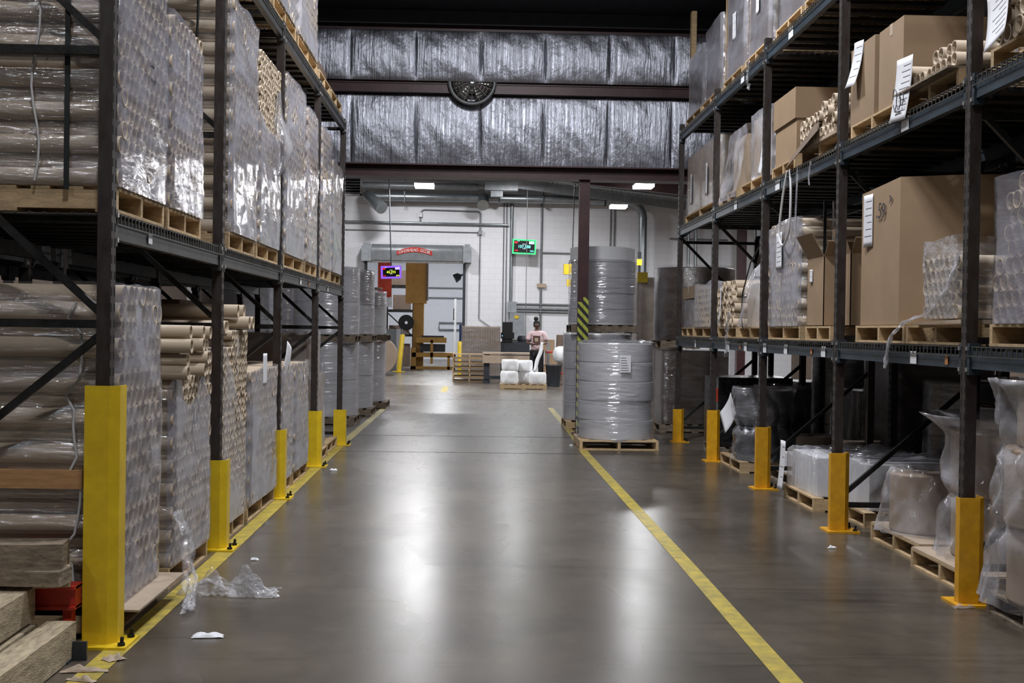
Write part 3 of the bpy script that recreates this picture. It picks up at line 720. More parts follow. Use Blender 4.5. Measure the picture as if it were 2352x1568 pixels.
t = carton('carton', -2.7, -1.8, 14.1, 14.5, .124, .98, 'short pale carton wrapped in film beside the last left post', m='card_pale'); wrap(t, -1, -1.79, .9, 14.08, 14.52, .08, 1.0, 'film_cloud', seed=32)
sheet(t, (-1.77, 14.25, .95), .12, .3, lift=.02, seed=18, lines=4)
carton('carton', -2.75, -2.3, 9.5, 10.6, 1.3, 1.72, 'dark brown carton lying on the fourth floor bundle, under the deck', m='card_dull')
# rolls of paper at the row end
def roll_disc(x, y, z0, r, h, label, group, m='rollpaper', core='card', parent=None, name='paper_roll'):
    b = MB().lathe((x, y, z0), [(.045, 0), (r-.01, 0), (r-.006, 0), (r, .006), (r, .012), (r, h-.012), (r, h-.006), (r-.006, h), (r-.01, h), (.045, h), (.045, 0)], 48, cap=False)
    o = b.build(name, M[m], parent)
    if parent is None: tag(o, label, 'paper roll', group)
    return o
def wrapped_stack(name, x, y, z0, r, hs, label, group=None, m='rollpaper', fm='film_thin', seed=0, cat='wrapped paper rolls', flare=0, core=True):
    t = thing(name, (x, y, z0), label, cat, group); z = z0; rr = random.Random(seed)
    for h in hs:
        o = roll_disc(x+rr.uniform(-.015, .015), y+rr.uniform(-.01, .01), z, r*(1+rr.uniform(-.02, .02)), h-.004, None, None, m, parent=t); z += h
    if fm:
        n = 30
        prof = [(r*1.035 + .008*noise.noise(Vector((i*.7, seed, 0))) + flare*max(0, 1-i/4.), (z-z0+.03)*i/n) for i in range(n+1)]
        prof += [(r*.97, z-z0+.03), (r*.7, z-z0+.045), (r*.3, z-z0+.02)]
        b = MB().lathe((x, y, z0), prof, 72, fn=lambda a, q: .006*noise.noise(Vector((math.cos(a)*2, math.sin(a)*2+seed, q*14))) + .003*noise.noise(Vector((math.cos(a)*6, math.sin(a)*6, q*30))), cap=False)
        b.build('film_wrap', M[fm], t)
    return t
t = thing('roll_pallet_load', (-2.33, 14.9, .124), 'two white rolls standing on a pallet just behind the last left post', 'paper roll')
pallet(-2.3, 15.2, 0, 'wooden pallet under two white rolls at the end of the left row', 1.05, 1.0)
for x, y in ((-2.0, 15.1), (-2.25, 15.42)):
    o = MB().lathe((x, y, .124), [(.03, 0), (.12, 0), (.135, .02), (.135, .42), (.12, .45), (.03, .45)], 30).build('roll', M['rollpaper'], t)
SG = 'tall silver wrapped roll stacks past the left rack'
for k, (x, y, r, top, lab) in enumerate(((-2.42, 19.6, .52, 2.45, 'tall silver wrapped roll stack, first past the left rack end'), (-2.33, 21.6, .5, 2.5, 'tall silver wrapped roll stack, second past the left rack end'),
                              (-2.22, 23.6, .46, 2.2, 'slimmer wrapped roll stack nearest the doorway, past the left rack'))):
    pallet(x, y, 0, f'dark pallet below the {("first", "second", "third")[k]} silver roll stack at left', 1.05, 1.0, 'wood_dark')
    wrapped_stack('wrapped_roll_stack', x, y, .124, r, [.57, .57], 'lower half of the '+lab, SG, seed=40+k, fm='film_roll')
    pallet(x, y, 1.28, f'dark pallet between the halves of the {("first", "second", "third")[k]} silver roll stack', 1.05, 1.0, 'wood_dark')
    wrapped_stack('wrapped_roll_stack', x, y, 1.41, r, [.52, top-1.41-.52], 'upper half of the '+lab, SG, seed=50+k, fm='film_roll')
    if k == 2:
        roll_disc(x+.1, y-.1, 2.26, .3, .04, 'flat brown disc on the slimmer wrapped roll stack', None).data.materials[0] = M['card_pale']
for k, (x, y) in enumerate(((-3.75, 18.9), (-3.6, 20.6), (-3.6, 22.6))):
    pallet(x, y, 0, f'pallet under the {ORD[k]} roll stack of the second row at left', 1.05, 1.0, 'wood_dark')
    wrapped_stack('wrapped_roll_stack', x, y, .124, .53, [.5, .5, .5, .5, .34], f'{ORD[k]} wrapped roll stack of the second row, half hidden at left', 'roll stacks of the second row at left', seed=60+k, fm='film_roll')
# big kraft disc leaning on the bollard
o = MB(); o.hollow((-3.2, 40.0, .62), .5, .6, .05, 48, 0, 1); tag(o.build('kraft_roll', M['kraft']), 'big brown paper roll on its side behind the silver stacks', 'paper roll')

# lumber pile at the lower left corner
LG = 'lumber beams piled at the lower left corner'
def plank(c, d, rz, label, m='lumber', rx=0, name='lumber_beam', group=LG):
    b = MB(); R = Matrix.Rotation(rz, 3, 'Z') @ Matrix.Rotation(rx, 3, 'X')
    n = 14
    hx, hz = d[0]/2, d[2]/2
    prev = None; vs = []; fs = []
    for i in range(n+1):
        y = -d[1]/2 + d[1]*i/n
        for k, (a, q) in enumerate(((-hx,-hz), (-hx*.2,-hz), (hx,-hz), (hx,0), (hx,hz), (0,hz), (-hx,hz), (-hx,0))):
            e = .004*noise.noise(Vector((a*30, y*6, q*30+c[0]*9)))
            vs.append(Vector(c) + R @ Vector((a+e, y, q+e)))
    for i in range(n):
        for k in range(8): fs.append((i*8+k, i*8+(k+1) % 8, i*8+8+(k+1) % 8, i*8+8+k))
    fs.append(tuple(range(7, -1, -1))); fs.append(tuple(n*8+k for k in range(8)))
    b.add(vs, fs); return tag(b.build(name, M[m]), label, 'lumber', group)
plank((-1.87, 4.9, .085), (.13, 1.4, .16), .0, 'front lumber beam of the pile, cracked and stained, lying on the floor')
plank((-2.05, 4.9, .075), (.15, 1.45, .14), .02, 'lumber beam on the floor just behind the cracked front beam')
plank((-2.07, 4.9, .235), (.15, 1.5, .15), .02, 'lumber beam on top of the pile with a square cut pale end')
plank((-2.25, 4.9, .13), (.16, 1.6, .26), .0, 'thick lumber beam at the back of the pile on the floor')
plank((-2.24, 4.9, .33), (.12, 1.6, .10), -.02, 'pale flat lumber piece on the back of the pile')
plank((-2.5, 4.95, .2), (.3, 1.6, .38), .0, 'block of lumber behind the pile against the bundle')
plank((-2.12, 5.62, .46), (.5, .16, .12), .12, 'weathered dark board across the back of the lumber pile', 'wood_dark')
plank((-2.02, 5.6, .37), (.34, .14, .07), -.1, 'split grey board lying under the weathered dark board', 'wood_dark')
plank((-1.95, 5.7, .36), (.16, .2, .09), .3, 'short grey wood offcut beside the tall yellow guard', 'lumber')
MB_ = MB(); MB_.box((-2.3, 5.7, .2), (-1.84, 5.78, .3)); MB_.box((-2.3, 5.68, .29), (-1.84, 5.8, .305)); MB_.box((-2.3, 5.68, .195), (-1.84, 5.8, .21)); MB_.box((-1.9, 5.7, 0), (-1.86, 5.76, .2)); MB_.box((-2.28, 5.7, 0), (-2.24, 5.76, .2))
tag(MB_.build('steel_stand', M['red']), 'dark red steel stand between the lumber and the tall guard', 'stand')
tag(MB().box((-1.86, 5.47, 0), (-1.80, 5.56, .012)).box((-1.86, 5.545, 0), (-1.74, 5.56, .085)).build('steel_bracket', M['darkgrey']), 'small black steel bracket on the floor by the tall guard', 'bracket')
# litter
for k, (x, y, wx, wy, rz, s, lab, m) in enumerate([(-1.29, 5.98, .15, .06, .1, 3, 'torn white paper scrap on the floor beside the left line', 'paper'), (-1.42, 7.95, .05, .03, 0, 4, 'tiny white paper scrap on the floor further along', 'paper'),
        (-1.62, 5.56, .09, .07, .8, 6, 'pinkish paper scrap at the edge of the guard plate', 'card_pale'), (-1.69, 5.36, .2, .03, .1, 7, 'thin wood splinter on the yellow line', 'card_pale'),
        (-1.66, 5.22, .14, .03, -.3, 8, 'curled wood shaving on the yellow line', 'card_pale'), (-1.5, 13.0, .08, .05, 0, 9, 'white scrap near the far left guards', 'paper'), (1.27, 16.1, .05, .03, 0, 10, 'white scrap beside the big silver roll stack', 'paper'),
        (-1.3, 5.0, .03, .02, 0, 12, 'small crumb of paper at the bottom of the picture', 'paper'), (2.75, 6.75, .12, .05, .2, 13, 'clear film scrap by the near amber guard', 'film_cloud'), (2.55, 8.6, .06, .02, 0, 14, 'small grey scrap on the floor by the right rack', 'paper')]):
    scrap(x, y, wx, wy, .02, lab, s, m=m, rz=rz, name='litter', cat='litter', n=8)

# ------------------------------------------------------------------ right rack, bottom deck
def rp(y0, y1, z, what, m='wood', xf=2.85, rz=0, wx=1.05):
    return pallet(xf+.525, (y0+y1)/2, z, (f'wooden pallet under the {what}' if len(what) < 52 else f'pallet under the {what}'), wx, round(y1-y0, 2), m, rz, group='pallets in the right rack')
DZ = [z+.016 for z in RZ]; DT = [z+.122 for z in DZ]
rp(5.6, 6.7, DZ[0], 'stacked bare tubes at the right picture edge')
t = bundle('right', 5.65, 10, 9, .1, DT[0], 'pile of wide tubes in thin film at the right picture edge, bottom deck', seed=70, film='film', topcut=lambda i, j: j > 9 - i*.28 and i > 3)
rp(6.98, 8.02, DZ[0], 'small slumped tube bundle on the bottom deck')
t = bundle('right', 7.1, 7, 5, .085, DT[0]+.035, 'small slumped tube bundle in loose bright film beside the big box', seed=71, film='film_scrap', filmtop=DT[0]+.52)
MB().add([(2.8, 6.98, DT[0]+.005), (3.9, 6.98, DT[0]+.005), (3.9, 7.79, DT[0]+.03), (2.8, 7.79, DT[0]+.005), (2.8, 6.98, DT[0]+.03), (3.9, 6.98, DT[0]+.03), (3.9, 7.79, DT[0]+.04), (2.8, 7.79, DT[0]+.012)],
         [(0,3,2,1),(4,5,6,7),(0,1,5,4),(1,2,6,5),(2,3,7,6),(3,0,4,7)]).build('base_sheet', M['card_pale'], t)
streamer('film_scrap', [(2.83, 7.1, 2.0), (2.8, 7.2, 1.8), (2.8, 7.5, 1.66), (2.79, 7.9, 1.6), (2.77, 8.1, 1.5), (2.77, 8.2, 1.3)], .25, 'grey film skirt pulled sideways from the small slumped bundle', seed=12, m='film_cloud')
# big octagonal bulk box
rp(8.05, 9.1, DZ[0], 'big brown bulk box')
t = thing('bulk_box', (3.4, 8.4, DT[0]), 'big brown bulk box with white label and handwritten number, bottom deck of the right rack', 'cardboard box')
P = [(2.87, 9.05), (2.86, 8.2), (3.2, 7.82), (3.85, 7.82), (3.93, 8.2), (3.93, 9.05)]
b = MB(); zt = [2.575, 2.60, 2.575, 2.585, 2.58, 2.575]
n = len(P); vs = [(x, y, DT[0]+.005) for x, y in P]+[(x, y, z) for (x, y), z in zip(P, zt)]
b.add(vs, [(i, (i+1) % n, n+(i+1) % n, n+i) for i in range(n)]+[tuple(range(n))])
ob = b.build('carton_body', M['card'], t); so = ob.modifiers.new('board', 'SOLIDIFY'); so.thickness = .008
sheet(t, (2.857, 8.86, 2.36), .17, .38, lift=.003, seed=30, lines=6, curl=.0)
text(t, '.59', (2.853, 8.58, 2.4), .16, M['ink'], (PI/2, .12, -PI/2), 'handwriting', .0004); text(t, 'A', (2.853, 8.38, 2.47), .09, M['ink'], (PI/2, PI/2, -PI/2), 'handwriting', .0004)
rp(9.75, 10.5, DZ[0], 'two torn cartons beside the third right post')
t = carton('carton', 2.86, 3.5, 10.0, 10.5, DT[0], 2.17, 'brown torn carton with raised flap behind the second right post, bottom deck', flap=.5)
sheet(t, (2.855, 10.35, 2.02), .07, .11, lift=.004, seed=31, lines=2, curl=.0)
carton('carton', 2.95, 3.6, 9.57, 9.9, DT[0], 2.17, 'brown open carton against the big bulk box, bottom deck', flap=.3)
rp(10.68, 11.84, DZ[0], 'tall film wrapped bundle behind the third right post')
t = bundle('right', 10.72, 12, 12, .092, DT[0], 'tall film wrapped tube bundle with a grey label behind the third right post, bottom deck', seed=72, film='film_thick', limit=100, cut=lambda x, y, z: z - .1*max(0, y-11.3))
sheet(t, (2.83, 11.35, 2.3), .26, .34, lift=.012, seed=33, lines=6, curl=0)
MB().box((3.04, 10.66, 2.1), (3.065, 10.67, 2.7)).build('strap', M['strap'], t); MB().box((3.12, 10.66, 2.15), (3.135, 10.67, 2.7)).build('white_strap', M['tape'], t)
rp(12.1, 13.2, DZ[0], 'cone of cloudy film on the bottom deck')
t = thing('draped_carton', (3.25, 12.65, DT[0]), 'pale carton under a cone of cloudy film left of the tall wrapped bundle', 'wrapped carton')
MB().box((2.9, 12.25, DT[0]), (3.6, 13.0, DT[0]+.45)).build('carton_body', M['card_pale'], t)
MB().lathe((3.25, 12.6, DT[0]), [(.52, 0), (.5, .2), (.44, .4), (.34, .6), (.2, .78), (.06, .86)], 48, fn=lambda a, z: .05*noise.noise(Vector((a*2, z*3, 4)))+.02*math.sin(a*9+z*4)).build('film_cone', M['film_cloud'], t)
tag(MB().tube([(2.84, 12.2, 2.42), (2.8, 12.45, 2.25), (2.79, 12.75, 1.95), (2.79, 12.8, 1.7), (2.8, 12.75, 1.56)], .008, 6).build('strap_loop', M['strap']), 'black strap curving over the cone of cloudy film', 'strap')
rp(13.3, 14.33, DZ[0], 'short stack of pale bare tubes')
t = bundle('right', 13.35, 10, 6, .098, DT[0], 'short stack of pale bare tubes with a white paper tag, right bottom deck', seed=74, film=None, jit=.03, topcut=lambda i, j: i == 5 and j > 5)
sheet(t, (2.81, 14.0, 1.85), .1, .4, lift=.0, seed=34, lines=3, curl=.02)
for z in (1.75, 1.95, 2.1): MB().tube([(3.05+.03*math.sin(k), 13.34, z-.05+k*.02) for k in range(6)], .006, 6).build('strap', M['tape'], t)
rp(14.65, 15.95, DZ[0], 'grey wrapped bundle near the fourth right post')
bundle('right', 14.68, 13, 6, .09, DT[0], 'grey film wrapped low bundle beyond the fourth right post, bottom deck', seed=75, film='film_cloud', limit=60, filmtop=2.15)
rp(16.0, 16.95, DZ[0], 'small grey wrapped carton at the end of the right row')
t = carton('carton', 2.88, 3.5, 16.02, 16.8, DT[0], 1.95, 'small grey film wrapped carton at the far end of the right bottom deck', m='card_pale'); wrap(t, 1, 2.87, .62, 16.0, 16.82, DT[0]+.003, 1.97, 'film_thick', seed=76)
carton('carton', 2.85, 3.6, 15.9, 16.9, 1.98, 2.14, 'flat brown carton lying on the small grey wrapped carton', m='card')
t = tag(MB().hollow((3.3, 14.1, 2.28), .5, .2, .19, 28, 0, 0).build('wide_tube', M['tube_dark']), 'wide dark tube lying across the wrapped bundles beyond the fourth right post', 'tube')
t.rotation_euler = (0, 0, .06)

# ------------------------------------------------------------------ right rack, middle deck
rp(5.7, 6.75, DZ[1], 'tubes at the upper right corner')
t = bundle('right', 6.0, 7, 3, .1, DT[1], 'short stack of wide tubes with a big white paper at the upper right corner', seed=80, film=None, jit=.02, topcut=lambda i, j: i == 2 and j > 4)
sheet(t, (2.79, 6.5, 3.26), .26, .34, lift=.0, seed=35, lines=8, tilt=-.25, curl=.05)
rp(7.2, 8.15, DZ[1], 'strapped tubes below the white handwritten sheet')
t = bundle('right', 7.2, 10, 2, .092, DT[1]+.015, 'two rows of bare tubes with a handwritten white sheet, middle deck of the right rack', seed=81, film=None, jit=.02, topcut=lambda i, j: i == 1 and 3 < j < 8)
MB().box((2.78, 7.2, DT[1]+.001), (3.8, 8.15, DT[1]+.014)).build('base_board', M['wood_dark'], t)
s_ = sheet(t, (2.8, 8.0, 3.15), .27, .42, lift=.0, seed=36, lines=9, tilt=.05, curl=.04)
b = MB()
for cy, cz, ry, rz in ((8.07, 3.1, .035, .07), (8.0, 3.07, .04, .045), (7.94, 3.08, .035, .04)): b.tube([(2.765, cy+ry*math.cos(a*.4), cz+rz*math.sin(a*.4)+.01*math.sin(a)) for a in range(15)], .003, 5)
b.tube([(2.765, 8.08, 3.02), (2.765, 7.96, 3.0), (2.765, 8.06, 2.99)], .003, 5); b.build('handwriting', M['ink'], t)
for x in (3.1, 3.18): MB().box((x, 7.19, DT[1]), (x+.02, 7.197, DT[1]+.22)).build('white_strap', M['tape'], t)
rp(8.3, 9.3, DZ[1], 'two tall cartons beside the second right post')
carton('carton', 2.87, 3.9, 8.22, 8.72, DT[1], 3.70, 'large brown carton standing behind the bare tubes, middle deck')
t = carton('carton', 2.85, 3.7, 8.76, 9.32, DT[1], 3.70, 'brown carton with a white paper tag next to the second right post, middle deck')
sheet(t, (2.845, 9.12, 3.56), .2, .34, lift=.003, seed=37, lines=5, curl=.06, tilt=.08)
rp(9.62, 10.7, DZ[1], 'four rows of strapped tubes', 'wood'); 
t = bundle('right', 9.62, 13, 4, .085, DT[1]+.03, 'four rows of bare tubes with white straps between the second and third right posts', seed=82, film=None, jit=.03, topcut=lambda i, j: i == 3 and j > 4)
for z in (3.17, 3.33): MB().box((3.02, 9.61, z), (3.04, 9.617, z+.13)).build('white_strap', M['tape'], t)
MB().box((2.82, 9.6, DT[1]), (3.8, 10.72, DT[1]+.028)).build('base_board', M['card_pale'], t)
tag(MB().add([(2.78, 10.0, 3.2), (2.74, 10.85, 3.0), (2.80, 10.9, 3.1), (2.84, 10.15, 3.34), (2.786, 10.0, 3.2), (2.746, 10.85, 3.0), (2.806, 10.9, 3.1), (2.846, 10.15, 3.34)], [(0,1,2,3),(7,6,5,4),(0,4,5,1),(2,6,7,3),(1,5,6,2),(3,7,4,0)]).build('cardboard_sheet', M['card_dull']), 'grey cardboard flap bent down over the edge of the tube pallet', 'cardboard sheet')
rp(10.95, 11.8, DZ[1], 'lidded carton left of the strapped tubes')
t = carton('carton', 2.87, 3.7, 10.98, 11.75, DT[1], 3.62, 'brown carton with a slipped lid before the third right post, middle deck', tape=False)
MB().box((2.85, 10.96, 3.48), (3.72, 11.77, 3.76)).build('lid', M['card'], t)
rp(12.2, 13.2, DZ[1], 'glossy wrapped cartons of the middle deck')
t = carton('carton', 2.95, 3.7, 12.25, 13.05, DT[1], 3.8, 'glossy film wrapped brown carton with hanging white paper, middle deck', m='card_pale'); wrap(t, 1, 2.93, .8, 12.2, 13.1, DT[1]+.003, 3.85, 'film_cloud', seed=83)
sheet(t, (2.9, 12.4, 3.35), .14, .4, lift=.0, seed=38, lines=2, tilt=.2)
rp(13.4, 14.4, DZ[1], 'film draped carton left of the glossy one')
t = carton('carton', 2.98, 3.7, 13.5, 14.2, DT[1], 3.75, 'carton under hanging cloudy film just past the third right post, middle deck', m='card_pale')
def drape(parent, x0, y0, y1, z0, z1, out, seed, mk='film_cloud'):
    def fn(u, v):
        y = y0+(y1-y0)*u; q = 1-v
        return (x0 - out*q**1.5 - .04*abs(math.sin(u*9+seed))*q - .03*noise.noise(Vector((u*5, v*4, seed))), y + .08*(u-.5)*q, z0+(z1-z0)*v)
    MB().grid(fn, 40, 40).grid(lambda u, v: (x0+.7*v, y0+(y1-y0)*u, z1+.02*noise.noise(Vector((u*5, v*5, seed)))), 14, 14).build('film_drape', M[mk], parent)
drape(t, 2.95, 13.42, 14.3, 3.03, 3.85, .11, 3)
rp(14.6, 16.75, DZ[1], 'two film covered brown cartons at the row end', wx=1.05)
for k, (y0, y1) in enumerate(((14.62, 15.65), (15.72, 16.75))):
    t = carton('carton', 2.88, 3.8, y0, y1, DT[1], 3.92, ('nearer', 'farther')[k]+' of two film covered brown cartons at the end of the middle deck', m='card_pale', tape=False)
    wrap(t, 1, 2.87, .93, y0-.02, y1+.02, DT[1]+.003, 3.95, 'film_side', seed=85+k)
    sheet(t, (2.85, (y0+y1)/2+.1, 3.45), .16, .4, lift=.0, seed=39+k, lines=3, curl=.0)
# hanging cords
def cord(pts, r, label, m='tape'): 
    P = [Vector(p) for p in pts]; Q = []
    for i in range(len(P)-1):
        a, b_, c, d = P[max(i-1, 0)], P[i], P[i+1], P[min(i+2, len(P)-1)]
        for k in range(8):
            u = k/8; Q.append(.5*((2*b_)+(c-a)*u+(2*a-5*b_+4*c-d)*u*u+(3*b_-a-3*c+d)*u**3))
    Q.append(P[-1]); return tag(MB().tube(Q, r, 6).build('cord', M[m]), label, 'cord')
cord([(2.79, 10.98, 3.0), (2.78, 11.1, 2.75), (2.78, 11.2, 2.45), (2.78, 11.05, 2.33), (2.78, 10.85, 2.45), (2.78, 10.8, 2.75), (2.79, 10.88, 3.0)], .011, 'white cord loop hanging from the middle deck beam')
cord([(2.79, 10.62, 3.0), (2.78, 10.6, 2.8), (2.78, 10.62, 2.62), (2.78, 10.64, 2.42)], .008, 'twisted clear film strand hanging beside the white cord loop', 'film_cloud')
cord([(2.79, 10.2, 2.98), (2.78, 10.22, 2.86), (2.78, 10.2, 2.78)], .007, 'short film strand hanging from the beam near the second right post', 'film_cloud')
streamer('film_scrap', [(2.79, 13.4, 1.75), (2.78, 13.5, 1.6), (2.77, 13.45, 1.45), (2.78, 13.5, 1.25)], .12, 'crumpled film hanging over the bottom beam before the pale tubes', seed=15)
streamer('film_scrap', [(2.79, 12.6, 4.35), (2.77, 12.62, 4.2), (2.78, 12.6, 4.05)], .08, 'film tail hanging from the top beam of the right rack', seed=16)

# ------------------------------------------------------------------ right rack, top deck
TL = [(8.0, 9.2), (9.6, 10.7), (10.8, 11.75), (12.1, 13.1), (13.25, 14.25), (14.55, 15.6), (15.7, 16.8)]
for k, (y0, y1) in enumerate(TL):
    rp(y0, y1, DZ[2], f'{ORD[k]} wrapped load, right rack top deck')
    zt = 5.6 if y0 < 14 else 5.35-.1*(k-5)
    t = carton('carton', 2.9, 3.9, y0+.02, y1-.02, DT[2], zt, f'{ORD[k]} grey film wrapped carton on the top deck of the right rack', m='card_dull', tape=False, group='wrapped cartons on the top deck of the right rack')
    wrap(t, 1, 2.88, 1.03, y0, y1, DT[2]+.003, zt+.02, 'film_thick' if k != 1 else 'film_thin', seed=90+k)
    if k in (2, 3, 4): sheet(t, (2.86, (y0+y1)/2, 5.0), .16, .3, lift=.0, seed=50+k, lines=3, curl=0)
for k, (y, zt) in enumerate(((14.45, 6.1), (16.93, 6.0), (13.15, 6.2))):
    tag(MB().box((2.93, y, DT[2]-.1), (3.0, y+.12, zt)).build('upright_board', M['wood']), ('tall wooden board standing between the far top loads', 'tall wooden board at the far end of the top deck', 'tall wooden board beside the third top load')[k], 'board')

# ------------------------------------------------------------------ right rack, floor level
def bag(name, x, y, z0, rolls, label, flare=.14, seed=0, cat='bagged paper rolls', m='kraft', top=.1, fm='film_cloud', slump=.0):
    """rolls standing on each other inside loose cloudy film"""
    t = thing(name, (x, y, z0), label, cat); z = z0
    rmax = max(r for r, h in rolls)
    for r, h in rolls:
        o = MB().lathe((x, y, z), [(.05, 0), (r-.015, 0), (r-.01, 0), (r, .01), (r, .018), (r, h-.022), (r, h-.014), (r-.01, h-.004), (r-.015, h-.004), (.05, h-.004), (.05, 0)], 44, cap=False).build('roll', M[m], t); z += h
    H = z-z0; n = 34; prof = []
    for i in range(n+1):
        q = i/n; zz = q*(H+top); pinch = 0
        a = 0
        for r, h in rolls:
            a += h
            if a < H-.01: pinch -= .05*math.exp(-((zz-a)/.05)**2)
        rr = rmax + .035 + pinch + flare*max(0, (zz-H+.02)/max(top, .01))*1.0 + slump*(1-q)**2
        prof.append((rr, zz))
    prof += [(prof[-1][0]-.03, H+top-.02), (prof[-1][0]-.08, H+top-.06)]
    def fo(a, q): return .03*noise.noise(Vector((math.cos(a)*2.2, math.sin(a)*2.2+seed, q*3.5))) + .016*math.sin(a*11+6*noise.noise(Vector((a, q*4, seed)))) + .01*noise.noise(Vector((math.cos(a)*9, math.sin(a)*9+seed, q*14)))
    MB().lathe((x, y, z0), prof, 96, fn=fo, cap=False).build('film_bag', M[fm], t)
    return t
pallet(3.375, 6.2, 0, 'wooden pallet at the lower right corner', 1.05, .95, 'wood_dark')
bag('bagged_roll_stack', 3.23, 6.3, .124, [(.4, .4), (.42, .42), (.36, .3)], 'tall stack of brown rolls in cloudy film at the right picture edge', seed=1, top=.06, flare=.02, slump=.08)
pallet(3.42, 7.48, 0, 'wooden pallet with a cardboard top sheet under the double roll stack', 1.05, 1.0, 'wood')
tag(MB().box((2.9, 6.99, .124), (3.95, 7.98, .13)).build('cardboard_sheet', M['card_pale']), 'pale cardboard sheet covering the pallet by the nearest amber guard', 'cardboard sheet')
bag('bagged_roll_stack', 3.47, 7.6, .131, [(.43, .4), (.44, .4)], 'two tier stack of brown rolls in cloudy film behind the nearest amber guard', seed=2, top=.1, flare=.12, slump=.05)
pallet(3.5, 8.55, 0, 'wooden pallet under the small bagged brown roll', 1.05, 1.0, 'wood')
tag(MB().box((2.98, 8.06, .124), (4.0, 9.04, .13)).build('cardboard_sheet', M['card_pale']), 'pale cardboard sheet under the small bagged brown roll', 'cardboard sheet')
bag('bagged_roll', 3.22, 8.62, .131, [(.24, .42)], 'small brown roll half wrapped in bright cloudy film between the amber guards', seed=3, top=.04, flare=-.02, slump=.07)
pallet(3.6, 9.95, 0, 'wooden pallet under the low film covered stack right of the second amber guard', 1.05, .9, 'wood')
def lowstack(x0, x1, y0, y1, z0, h, label, seed, m='rollpaper'):
    t = thing('wrapped_sheet_stack', ((x0+x1)/2, (y0+y1)/2, z0), label, 'wrapped stack')
    MB().box((x0+.03, y0+.03, z0), (x1-.03, y1-.03, z0+h)).build('paper_stack', M[m], t)
    def fn(u, v):
        # film over the top and down the sides
        a = (u-.5)*2; b_ = (v-.5)*2; k = max(abs(a), abs(b_)); q = min(1, k/.72); s = 1/max(k, .001) if k > .72 else 1/.72
        px = (x0+x1)/2 + a*min(s, 1/.72)*(x1-x0)/2*(1.0+.03*(k > .72)); py = (y0+y1)/2 + b_*min(s, 1/.72)*(y1-y0)/2*(1.0+.03*(k > .72))
        nn = noise.noise(Vector((px*5, py*5, seed))) + .5*noise.noise(Vector((px*13, py*13, seed)))
        zz = h + .025 + .05*abs(nn)*(k < .72) if k <= .72 else (h+.02)*(1-(k-.72)/.28)
        f = 1+ (.025*nn if k > .72 else 0)
        return ((x0+x1)/2+(px-(x0+x1)/2)*f, (y0+y1)/2+(py-(y0+y1)/2)*f, z0+zz)
    MB().grid(fn, 60, 60).build('film_cover', M['film_cloud'], t); return t
lowstack(3.12, 4.0, 9.6, 10.3, .124, .36, 'low film covered white stack beside the second amber guard', 5)
pallet(3.43, 10.85, 0, 'wooden pallet under the white wrapped stack with paper strip', 1.05, 1.0, 'wood')
t = lowstack(2.93, 3.9, 10.4, 11.3, .124, .33, 'white wrapped stack on a pallet left of the second amber guard', 8)
sheet(t, (2.87, 11.28, .3), .17, .46, lift=.0, seed=60, lines=4, curl=.03)
pallet(3.65, 12.43, 0, 'dark low pallet behind the third amber guard', 1.05, .9, 'wood_dark')
carton('carton', 3.15, 3.58, 12.0, 12.45, .124, .32, 'flat white carton behind the third amber guard', m='paper', tape=False)
pallet(3.42, 13.75, 0, 'wooden pallet under the black film wrapped rolls', 1.05, 1.1, 'wood')
for k, (x, y, rs) in enumerate(((3.2, 13.46, [(.3, .38), (.3, .4)]), (3.55, 14.1, [(.26, .4), (.26, .38)]))):
    bag('black_wrapped_rolls', x, y, .124, rs, ('front', 'rear')[k]+' stack of rolls in glossy black film beyond the third amber guard', seed=20+k, m='darkgrey', fm='film_thin', top=.03, flare=0)
o = sheet(None, (2.9, 13.75, .62), .34, .32, lift=.0, seed=61, lines=0, tilt=.7, curl=.08, name='loose_paper'); tag(o, 'creased white paper hanging on the black wrapped rolls', 'paper')
pallet(3.5, 15.3, 0, 'pallet under the dark upright crate by the fourth amber guard', 1.05, 1.0, 'wood_dark')
t = thing('dark_crate', (3.4, 15.3, .124), 'dark wrapped crate with white edge strip beyond the fourth amber guard', 'crate')
MB().box((2.98, 14.9, .124), (3.9, 15.8, .98)).build('crate_body', M['blackfilm'], t); MB().box((2.965, 15.05, .13), (2.985, 15.17, .96)).build('edge_strip', M['white'], t); MB().box((2.96, 14.93, .68), (2.985, 14.99, .84)).build('tag', M['orange'], t)
for k, (x, y, r, h) in enumerate(((3.62, 12.72, .24, .34), (3.85, 12.2, .24, .34))):
    o = roll_disc(x, y, .124, r, h, ('brown paper roll behind the white wrapped stack', 'brown paper roll at the back of the floor bay', 'brown paper roll in the shade of the back row')[k], 'brown rolls on the floor behind the right rack', 'card_dull')
